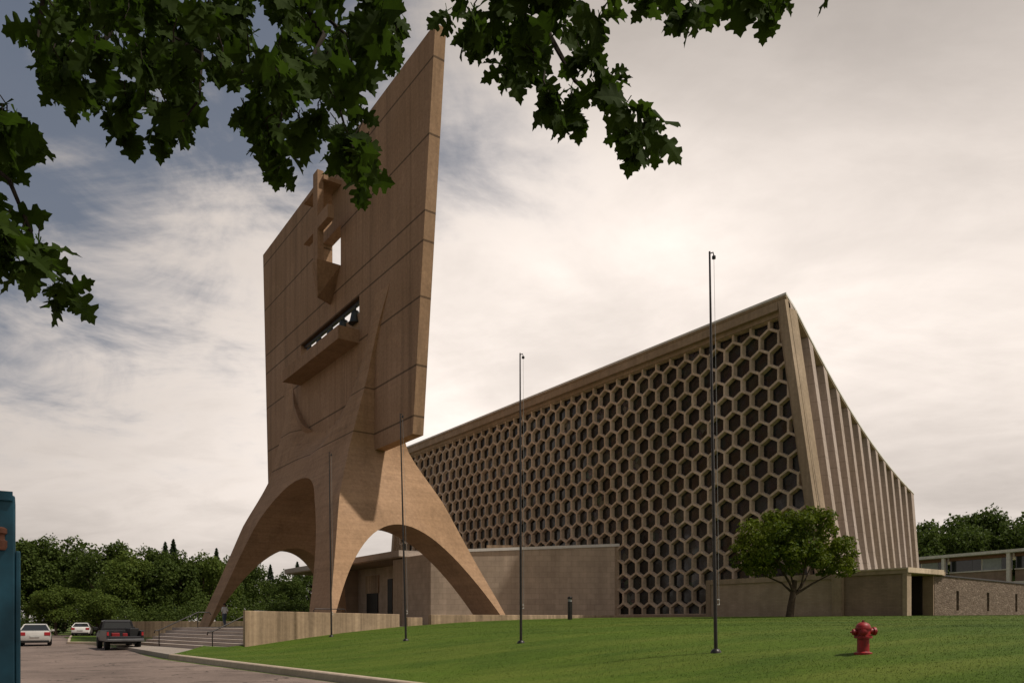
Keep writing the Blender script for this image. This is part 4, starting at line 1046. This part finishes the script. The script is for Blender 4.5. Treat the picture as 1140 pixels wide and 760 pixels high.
for a in [(1, 1012, 590, 150, .75, 'leafy tree half hidden behind the far church corner'), (0, 1036, 583, 148, .85, 'leafy tree just right of the far church corner'), (3, 1062, 573, 150, .85, 'tall rounded leafy tree above the residence roof, nearest the church'), (1, 1088, 570, 155, .85, 'tallest leafy tree over the middle of the residence roof'), (0, 1115, 574, 150, .85, 'leafy tree over the right of the residence roof'), (3, 1142, 571, 148, .9, 'dark leafy tree cut by the right picture edge above the residence'), (1, 1175, 571, 150, .9, 'leafy tree beyond the right end of the residence roof')]:
    place(*a, 'tree', 'trees behind the residence')
# bushes
def bush(px, py, d, w_, h_, label, mat, n=2200, zb=0):
    p = at(px, py, d); o = thing('bush', label, 'bush', (p.x, p.y, zb), 0, 'bushes at the wood edge'); r = random.Random(px)
    bl = [(r.uniform(-.8, .8) * w_, r.uniform(-.5, .5) * w_, h_ * r.uniform(.3, .7), h_ * r.uniform(.25, .42), .9) for _ in range(12)]
    V, Fc = leaf_cloud(bl, n, .26, px, .5, .4); leaf_obj('foliage', V, Fc, mat, o)
    mb = MB()
    for k in range(4): mb.tube([(0, 0, -.1), (r.uniform(-.3, .3) * w_, r.uniform(-.3, .3) * w_, h_ * .5)], [.05, .02], 5)
    mb.build('stem', M['bark'], o)
bush(92, 690, 90, 3.6, 2.8, 'pale green bush arching over the white parked car', M['leaf_light'])
bush(40, 690, 90, 3.6, 3.2, 'dark bush behind the silver car', M['leaf_wood'])
bush(135, 690, 88, 3.6, 3.4, 'dark bush behind the pickup', M['leaf_wood'])
bush(170, 690, 84, 4.0, 4.6, 'dark bush beyond the low tan wall', M['leaf_wood'], 2600)
bush(212, 690, 84, 4.0, 4.8, 'dark bush beside the foot of the left leg', M['leaf_wood'], 2600)
bush(262, 690, 80, 2.2, 2.6, 'bright green bush right of the walking person', M['leaf_light'], 1400, .6)
bush(300, 690, 84, 4.2, 5.0, 'dark bush low in the left arch opening', M['leaf_wood'], 2600)
bush(335, 690, 86, 4.0, 5.0, 'dark bush by the near leg in the arch opening', M['leaf_wood'], 2600)

# ------------------------------------------------------------------ overhanging oak
oak = thing('oak_tree', 'dark oak branches with lobed leaves hanging over the top of the view', 'tree', (-5.2, -2.2, 0))
OL = oak.location.copy()
def O(px, py, Y): return at(px, py, Y) - Vector((-5.2, -2.2, 0))
half = [(0, 0), (.03, .03), (.09, .13), (.24, .14), (.27, .20), (.16, .27), (.15, .34), (.34, .37), (.40, .43), (.43, .50), (.34, .53), (.19, .54), (.19, .61), (.35, .68), (.33, .76), (.21, .77), (.14, .80), (.16, .89), (.09, .90), (0, 1.0)]
axis_pts = [(0, .8), (0, .6), (0, .4), (0, .2)]
hp = half + axis_pts
h_tris = [tuple(t_) for t_ in tessellate_polygon([[Vector((x, y, 0)) for x, y in hp]])]
OV = []; OF = []
LR = random.Random(99)
def add_leaf(c, L_, droop=.75, ang=None):
    ang = LR.uniform(0, 2 * PI) if ang is None else ang
    ax = (Vector((math.cos(ang), math.sin(ang), 0)) * (1 - droop) + Vector((0, 0, -droop)) + Vector((LR.gauss(0, .25), LR.gauss(0, .25), LR.gauss(0, .25)))).normalized()
    nrm = Vector((LR.gauss(0, .6), LR.gauss(0, .6) - .4, LR.gauss(0, .5) + .5)).normalized()
    if abs(nrm.dot(ax)) > .9: nrm = Vector((.2, -1, .2))
    sd_ = nrm.cross(ax).normalized(); nm = ax.cross(sd_); cup = LR.uniform(-.15, .4); wid = LR.uniform(.8, 1.1); bend = LR.uniform(.1, .4); tw = LR.uniform(-.3, .3)
    for sg in (1, -1):
        o = len(OV)
        for x, y in hp:
            x = x * sg * wid
            OV.append(tuple(c + ax * (y * L_ + L_ * .0) + sd_ * (x * L_) + nm * (L_ * (cup * abs(x) - bend * y * y + tw * x * y + .03 * math.sin(y * 22) * abs(x) * 4))))
        for t_ in h_tris: OF.append([o + v for v in (t_ if sg > 0 else t_[::-1])])
    # petiole
    o = len(OV); p0 = c - ax * L_ * .22; w_ = sd_ * .0025
    OV.extend([tuple(p0 - w_), tuple(p0 + w_), tuple(c + w_), tuple(c - w_)]); OF.append([o, o + 1, o + 2, o + 3])
def inside(poly, x, y):
    r = False; n = len(poly)
    for i in range(n):
        x0, y0 = poly[i]; x1, y1 = poly[(i + 1) % n]
        if (y0 > y) != (y1 > y) and x < (x1 - x0) * (y - y0) / (y1 - y0) + x0: r = not r
    return r
twigs = MB()
def limb(pts, r0, r1, n=7):
    P_ = [O(*p) if len(p) == 3 else Vector(p[:3]) for p in pts]
    twigs.tube(P_, [r0 + (r1 - r0) * i / (len(P_) - 1) for i in range(len(P_))], n)
regions = [
  # polygon (photo pixels of the near view used to lay the boughs out), depth range, leaf count
  ([(48, -60), (46, 30), (30, 60), (48, 95), (85, 130), (110, 125), (130, 110), (150, 118), (175, 110), (200, 115), (230, 100), (260, 110), (300, 115), (330, 95), (360, 80), (420, 60), (440, 20), (400, -60)], (3.3, 5.2), 640),
  ([(168, 110), (180, 165), (215, 165), (240, 130), (230, 90), (190, 90)], (3.4, 4.4), 24),
  ([(270, 90), (275, 165), (300, 195), (325, 195), (345, 145), (362, 150), (378, 215), (408, 212), (402, 150), (410, 90), (380, 70), (320, 70)], (3.4, 4.8), 120),
  ([(395, 30), (400, 75), (445, 75), (460, 55), (440, 10)], (3.5, 4.6), 30),
  ([(30, 45), (32, 65), (60, 85), (70, 50)], (3.5, 4.2), 6),
  ([(525, -60), (520, 30), (510, 60), (530, 70), (575, 50), (560, 80), (600, 70), (640, 45), (690, 40), (720, 30), (760, 25), (755, -60)], (3.4, 5.0), 190),
  ([(575, 60), (600, 120), (640, 140), (665, 120), (685, 100), (650, 50)], (3.5, 4.6), 46),
  ([(665, 130), (690, 170), (718, 175), (735, 150), (710, 125)], (3.6, 4.2), 16),
  ([(750, -40), (765, 35), (780, 30), (800, -10), (850, 5), (860, 20), (880, 0), (920, -5), (900, -40)], (3.6, 4.6), 48),
  ([(690, 150), (700, 195), (725, 190), (742, 165), (720, 145)], (3.6, 4.3), 14), ([(598, 110), (620, 165), (645, 165), (655, 130)], (3.6, 4.4), 16),
  ([(172, 150), (178, 190), (195, 192), (205, 160)], (3.6, 4.4), 8), ([(125, 120), (135, 160), (160, 165), (165, 130)], (3.6, 4.4), 10),
  ([(20, 250), (45, 290), (75, 320), (70, 355), (40, 345), (10, 300)], (3.2, 3.9), 26), ([(0, 140), (40, 145), (40, 180), (10, 185)], (3.2, 3.9), 14),
  ([(385, 150), (388, 225), (402, 232), (412, 210), (408, 160)], (3.6, 4.6), 26),
  ([(85, 100), (80, 140), (105, 145), (130, 130), (130, 100)], (3.5, 4.4), 16),
  ([(60, 60), (40, 70), (50, 100), (70, 110), (85, 90)], (3.4, 4.4), 14),
  ([(300, 150), (300, 200), (322, 205), (330, 170)], (3.6, 4.4), 14),
  ([(500, 20), (505, 65), (520, 75), (545, 60), (540, 20)], (3.6, 4.4), 20),
  ([(835, -5), (848, 25), (862, 32), (885, 8), (925, -6), (935, -20), (840, -25)], (3.6, 4.4), 26),
  ([(780, -10), (800, 12), (835, 5), (835, -20)], (3.6, 4.4), 12),
  ([(560, 70), (565, 95), (580, 95), (585, 70)], (3.6, 4.4), 8),
  ([(-40, 150), (10, 160), (40, 180), (20, 215), (40, 270), (50, 310), (60, 330), (20, 320), (-40, 290)], (3.2, 4.0), 40),
  ([(-90, 130), (15, 150), (40, 185), (15, 215), (25, 240), (45, 285), (50, 325), (15, 310), (-90, 300)], (3.0, 4.2), 95),
]
for poly, (d0, d1), n in regions:
    xs = [p[0] for p in poly]; ys = [p[1] for p in poly]; k = 0; twig_anchor = []
    n = int(n * 1.45)
    while k < n:
        x = LR.uniform(min(xs), max(xs)); y = LR.uniform(min(ys), max(ys))
        if not inside(poly, x, y): continue
        Y = LR.uniform(d0, d1); c_ = O(x, y - 10, Y); nl = LR.randint(4, 7); L0 = LR.uniform(.115, .195)
        tw0 = c_ + Vector((LR.uniform(-.06, .06), LR.uniform(-.06, .06), LR.uniform(.06, .15)))
        if LR.random() < .6: twigs.tube([tw0, (tw0 + c_) * .5 + Vector((LR.uniform(-.02, .02), 0, .01)), c_], [.0025, .0035, .003], 5)
        a0 = LR.uniform(0, 6.28); dr = LR.uniform(.25, .75)
        for q in range(nl):
            g_ = a0 + q * 2.4 + LR.uniform(-.4, .4)
            add_leaf(c_ + (tw0 - c_) * LR.uniform(0, .6), L0 * LR.uniform(.7, 1.15), max(.05, min(.95, dr + LR.gauss(0, .2))), g_)
        k += nl
# boughs
limb([(90, -160, 4.0), (150, -30, 4.2), (190, 40, 4.2), (215, 90, 4.1)], .045, .012)
for pts, r in [([(150, -30, 4.2), (120, 40, 4.0), (80, 90, 3.9), (60, 115, 3.8)], .018), ([(190, 40, 4.2), (225, 60, 4.1), (222, 110, 4.0), (200, 140, 3.9)], .012),
               ([(90, -160, 4.0), (260, -80, 4.4), (330, -10, 4.5), (360, 40, 4.4), (345, 70, 4.3), (318, 110, 4.2), (308, 150, 4.1)], .03), ([(330, -10, 4.5), (375, 30, 4.4), (405, 55, 4.3), (440, 60, 4.2)], .014),
               ([(345, 70, 4.3), (375, 110, 4.2), (392, 170, 4.1)], .012), ([(60, -100, 4.1), (45, 20, 3.9), (40, 60, 3.8)], .015),
               ([(260, -80, 4.4), (430, -130, 4.6), (560, -90, 4.5), (600, -10, 4.3), (612, 40, 4.2), (640, 90, 4.1), (690, 130, 4.0), (705, 150, 4.0)], .03), ([(600, -10, 4.3), (560, 20, 4.2), (525, 45, 4.1)], .012),
               ([(560, -90, 4.5), (700, -70, 4.4), (740, 0, 4.2), (760, 20, 4.1)], .018), ([(700, -70, 4.4), (830, -50, 4.3), (860, -5, 4.2)], .014), ([(612, 40, 4.2), (605, 90, 4.1), (620, 125, 4.0)], .008),
               ([(60, -100, 4.1), (-120, 60, 3.7), (-40, 160, 3.5), (10, 200, 3.5), (35, 260, 3.5), (45, 310, 3.5)], .02), ([(-40, 160, 3.5), (10, 165, 3.5)], .01), ([(230, 20, 4.2), (250, 60, 4.1), (280, 90, 4.0), (290, 130, 4.0)], .008)]:
    limb(pts, r, .004, 6)
twigs.tube([(-.1, 0, -.2), (0, 0, 0.1), (.1, .1, 2), (.4, .3, 3.6), (.1, .5, 6), (0, .4, 9)], [.42, .34, .28, .25, .2, .12], 14)
twigs.tube([(.35, .25, 3.4), (1.2, .2, 4.2), (2.3, 1.0, 4.9), O(90, -160, 4.0)], [.16, .13, .10, .045], 9)
twigs.tube([(.1, .5, 5.5), (1.4, 2, 6.4), O(60, -100, 4.1)], [.12, .08, .022], 8)
twigs.build('trunk', M['bark_dark'], oak, smooth=60)
cbl = []
for k in range(46):
    x = LR.uniform(-9, 5); y = LR.uniform(-8, 6.5); R_ = LR.uniform(.8, 1.5)
    z = EYE + max(.86 * max(y, 0) + 1.9 + R_ * 1.5, 4.2 + R_) + LR.uniform(0, 3.2)
    cbl.append((x + 5.2, y + 2.2, z, R_, .8))
cV, cF = leaf_cloud(cbl, 9000, .24, 77, .6, .3)
n0 = len(OV); OV.extend(cV); OF.extend([[v + n0 for v in f] for f in cF])
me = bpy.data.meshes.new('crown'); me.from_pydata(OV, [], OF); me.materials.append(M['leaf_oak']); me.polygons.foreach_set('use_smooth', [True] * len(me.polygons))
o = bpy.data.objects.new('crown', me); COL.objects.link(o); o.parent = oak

# ------------------------------------------------------------------ sky, sun, camera
SUN_AZ = Vector((.972, -.235, 0)).normalized(); EL = math.radians(58)
sd = Vector((SUN_AZ.x * math.cos(EL), SUN_AZ.y * math.cos(EL), math.sin(EL)))
sl = bpy.data.lights.new('sun', 'SUN'); sl.energy = 3.6; sl.angle = math.radians(2.0); sl.color = (1, .93, .82)
so = bpy.data.objects.new('sun', sl); COL.objects.link(so); so.rotation_euler = sd.to_track_quat('Z', 'Y').to_euler()
wd = bpy.data.worlds.new('World'); scene.world = wd; wd.use_nodes = True
nt = wd.node_tree; nd = nt.nodes; lk = nt.links.new; bg = nd['Background']; bg.inputs['Strength'].default_value = .1
def wn(t_, **k):
    x = nd.new(t_)
    for a, v in k.items(): setattr(x, a, v)
    return x
def wmath(op, a, b=None, clamp=False):
    x = wn('ShaderNodeMath', operation=op, use_clamp=clamp)
    for i, v in enumerate((a, b)):
        if v is None: continue
        if isinstance(v, (int, float)): x.inputs[i].default_value = v
        else: lk(v, x.inputs[i])
    return x.outputs[0]
def wrange(v, a, b, c, d):
    x = wn('ShaderNodeMapRange', interpolation_type='SMOOTHSTEP')
    for i, q in enumerate((a, b, c, d)): x.inputs[i + 1].default_value = q
    lk(v, x.inputs[0]); return x.outputs[0]
def wmix(f, a, b):
    x = wn('ShaderNodeMix', data_type='RGBA')
    for i, v in ((0, f), (6, a), (7, b)):
        if isinstance(v, (int, float)): x.inputs[i].default_value = v
        elif isinstance(v, tuple): x.inputs[i].default_value = (*v, 1)
        else: lk(v, x.inputs[i])
    return x.outputs[2]
sky = wn('ShaderNodeTexSky', sky_type='NISHITA', sun_disc=False); sky.sun_elevation = EL; sky.sun_rotation = math.atan2(sd.x, sd.y); sky.dust_density = 2.0
tc = wn('ShaderNodeTexCoord'); sep = wn('ShaderNodeSeparateXYZ'); lk(tc.outputs['Generated'], sep.inputs[0])
zc = wmath('ADD', wmath('MAXIMUM', sep.outputs[2], 0), .22)
cx_ = wmath('DIVIDE', sep.outputs[0], zc); cy_ = wmath('DIVIDE', sep.outputs[1], zc)
cv = wn('ShaderNodeCombineXYZ'); lk(cx_, cv.inputs[0]); lk(cy_, cv.inputs[1])
def wnoise(scale, det, rough, dist=0, sc=(1, 1, 1), off=(0, 0, 0), rot=0):
    mp = wn('ShaderNodeMapping'); mp.inputs['Scale'].default_value = sc; mp.inputs['Location'].default_value = off; mp.inputs['Rotation'].default_value = (0, 0, rot); lk(cv.outputs[0], mp.inputs[0])
    x = wn('ShaderNodeTexNoise'); x.inputs['Scale'].default_value = scale; x.inputs['Detail'].default_value = det; x.inputs['Roughness'].default_value = rough; x.inputs['Distortion'].default_value = dist
    lk(mp.outputs[0], x.inputs['Vector']); return x.outputs['Fac']
n1 = wnoise(.75, 7, .55, .4, (1, 1, 1), (3.1, 1.7, 0)); n2 = wnoise(1.9, 8, .6, .6, (.55, 1.3, 1), (7, 2, 0), .5); n4 = wnoise(3.6, 7, .62, .5, (1, 1, 1), (2, 5, 0)); n3 = wnoise(.45, 4, .5, 0, (1, 1, 1), (1, 8, 0))
# the veil of cloud is thinnest low in front and thickens upwards and to the left
def wramp(v, stops):
    r_ = wn('ShaderNodeValToRGB'); lk(v, r_.inputs[0]); el = r_.color_ramp.elements
    while len(el) > 1: el.remove(el[-1])
    el[0].position = stops[0][0]; el[0].color = (stops[0][1],) * 3 + (1,)
    for p, v_ in stops[1:]:
        e = el.new(p); e.color = (v_, v_, v_, 1)
    return r_.outputs[0]
le = wramp(sep.outputs[2], [(0, .74), (.08, .76), (.16, .88), (.29, 1.06), (.42, .98), (.52, .80), (.62, .56), (.74, .48), (1, .7)])
la = wramp(wmath('ADD', wmath('MULTIPLY', sep.outputs[0], .5), .5), [(0, .9), (.17, .75), (.225, .66), (.34, .86), (.47, 1.0), (.60, .98), (.73, .84), (.80, .80), (1, .95)])
lum = wmath('MULTIPLY', le, la); lum = wmath('MULTIPLY', lum, wrange(sep.outputs[1], -.35, .35, .62, 1.0)); lum = wmath('MULTIPLY', lum, wrange(sep.outputs[0], .58, .85, 1.0, 1.25))
lum = wmath('MULTIPLY', lum, wrange(n1, .35, .68, .84, 1.10))
lum = wmath('MULTIPLY', lum, wrange(n2, .35, .68, .92, 1.06)); lum = wmath('MULTIPLY', lum, wrange(n4, .3, .7, .95, 1.05))
cloud = wn('ShaderNodeVectorMath', operation='SCALE'); cloud.inputs[0].default_value = (10.9, 9.75, 8.9); lk(lum, cloud.inputs['Scale'])
# it opens to dull blue in the upper left
gap = wmath('ADD', wmath('MULTIPLY', sep.outputs[0], -.75), wmath('MULTIPLY', sep.outputs[2], 1.0))
gap = wmath('ADD', gap, wmath('MULTIPLY', wmath('SUBTRACT', n1, .5), 1.5)); gap = wmath('ADD', gap, wmath('MULTIPLY', wmath('SUBTRACT', n2, .5), 1.3)); gap = wmath('ADD', gap, wmath('MULTIPLY', wmath('SUBTRACT', n4, .5), 1.1))
gap = wmath('MULTIPLY', gap, wrange(sep.outputs[0], -.30, .12, 1.0, .55)); gap = wmath('MULTIPLY', gap, wrange(sep.outputs[2], .12, .34, .45, 1.0))
gm = wrange(gap, .36, .88, 0, .9)
dsk = wn('ShaderNodeVectorMath', operation='MULTIPLY'); lk(sky.outputs[0], dsk.inputs[0]); dsk.inputs[1].default_value = (.5, .46, .42)
sk2 = wmix(.55, dsk.outputs[0], (1.3, 1.75, 2.55))
lk(wmix(gm, cloud.outputs[0], sk2), bg.inputs['Color'])

cam = bpy.data.cameras.new('camera'); co = bpy.data.objects.new('camera', cam); COL.objects.link(co)
co.location = (0, 0, EYE); co.rotation_euler = (PI / 2, 0, 0)
cam.sensor_width = 36; cam.lens = F / 1140 * 36; cam.shift_y = (HY - 380) / 1140; cam.clip_end = 6000; cam.clip_start = .05
scene.camera = co
scene.view_settings.view_transform = 'Standard'; scene.view_settings.look = 'None'; scene.view_settings.exposure = 0; scene.view_settings.gamma = 1
try: scene.view_settings.use_curve_mapping = False
except Exception: pass
scene.render.film_transparent = False
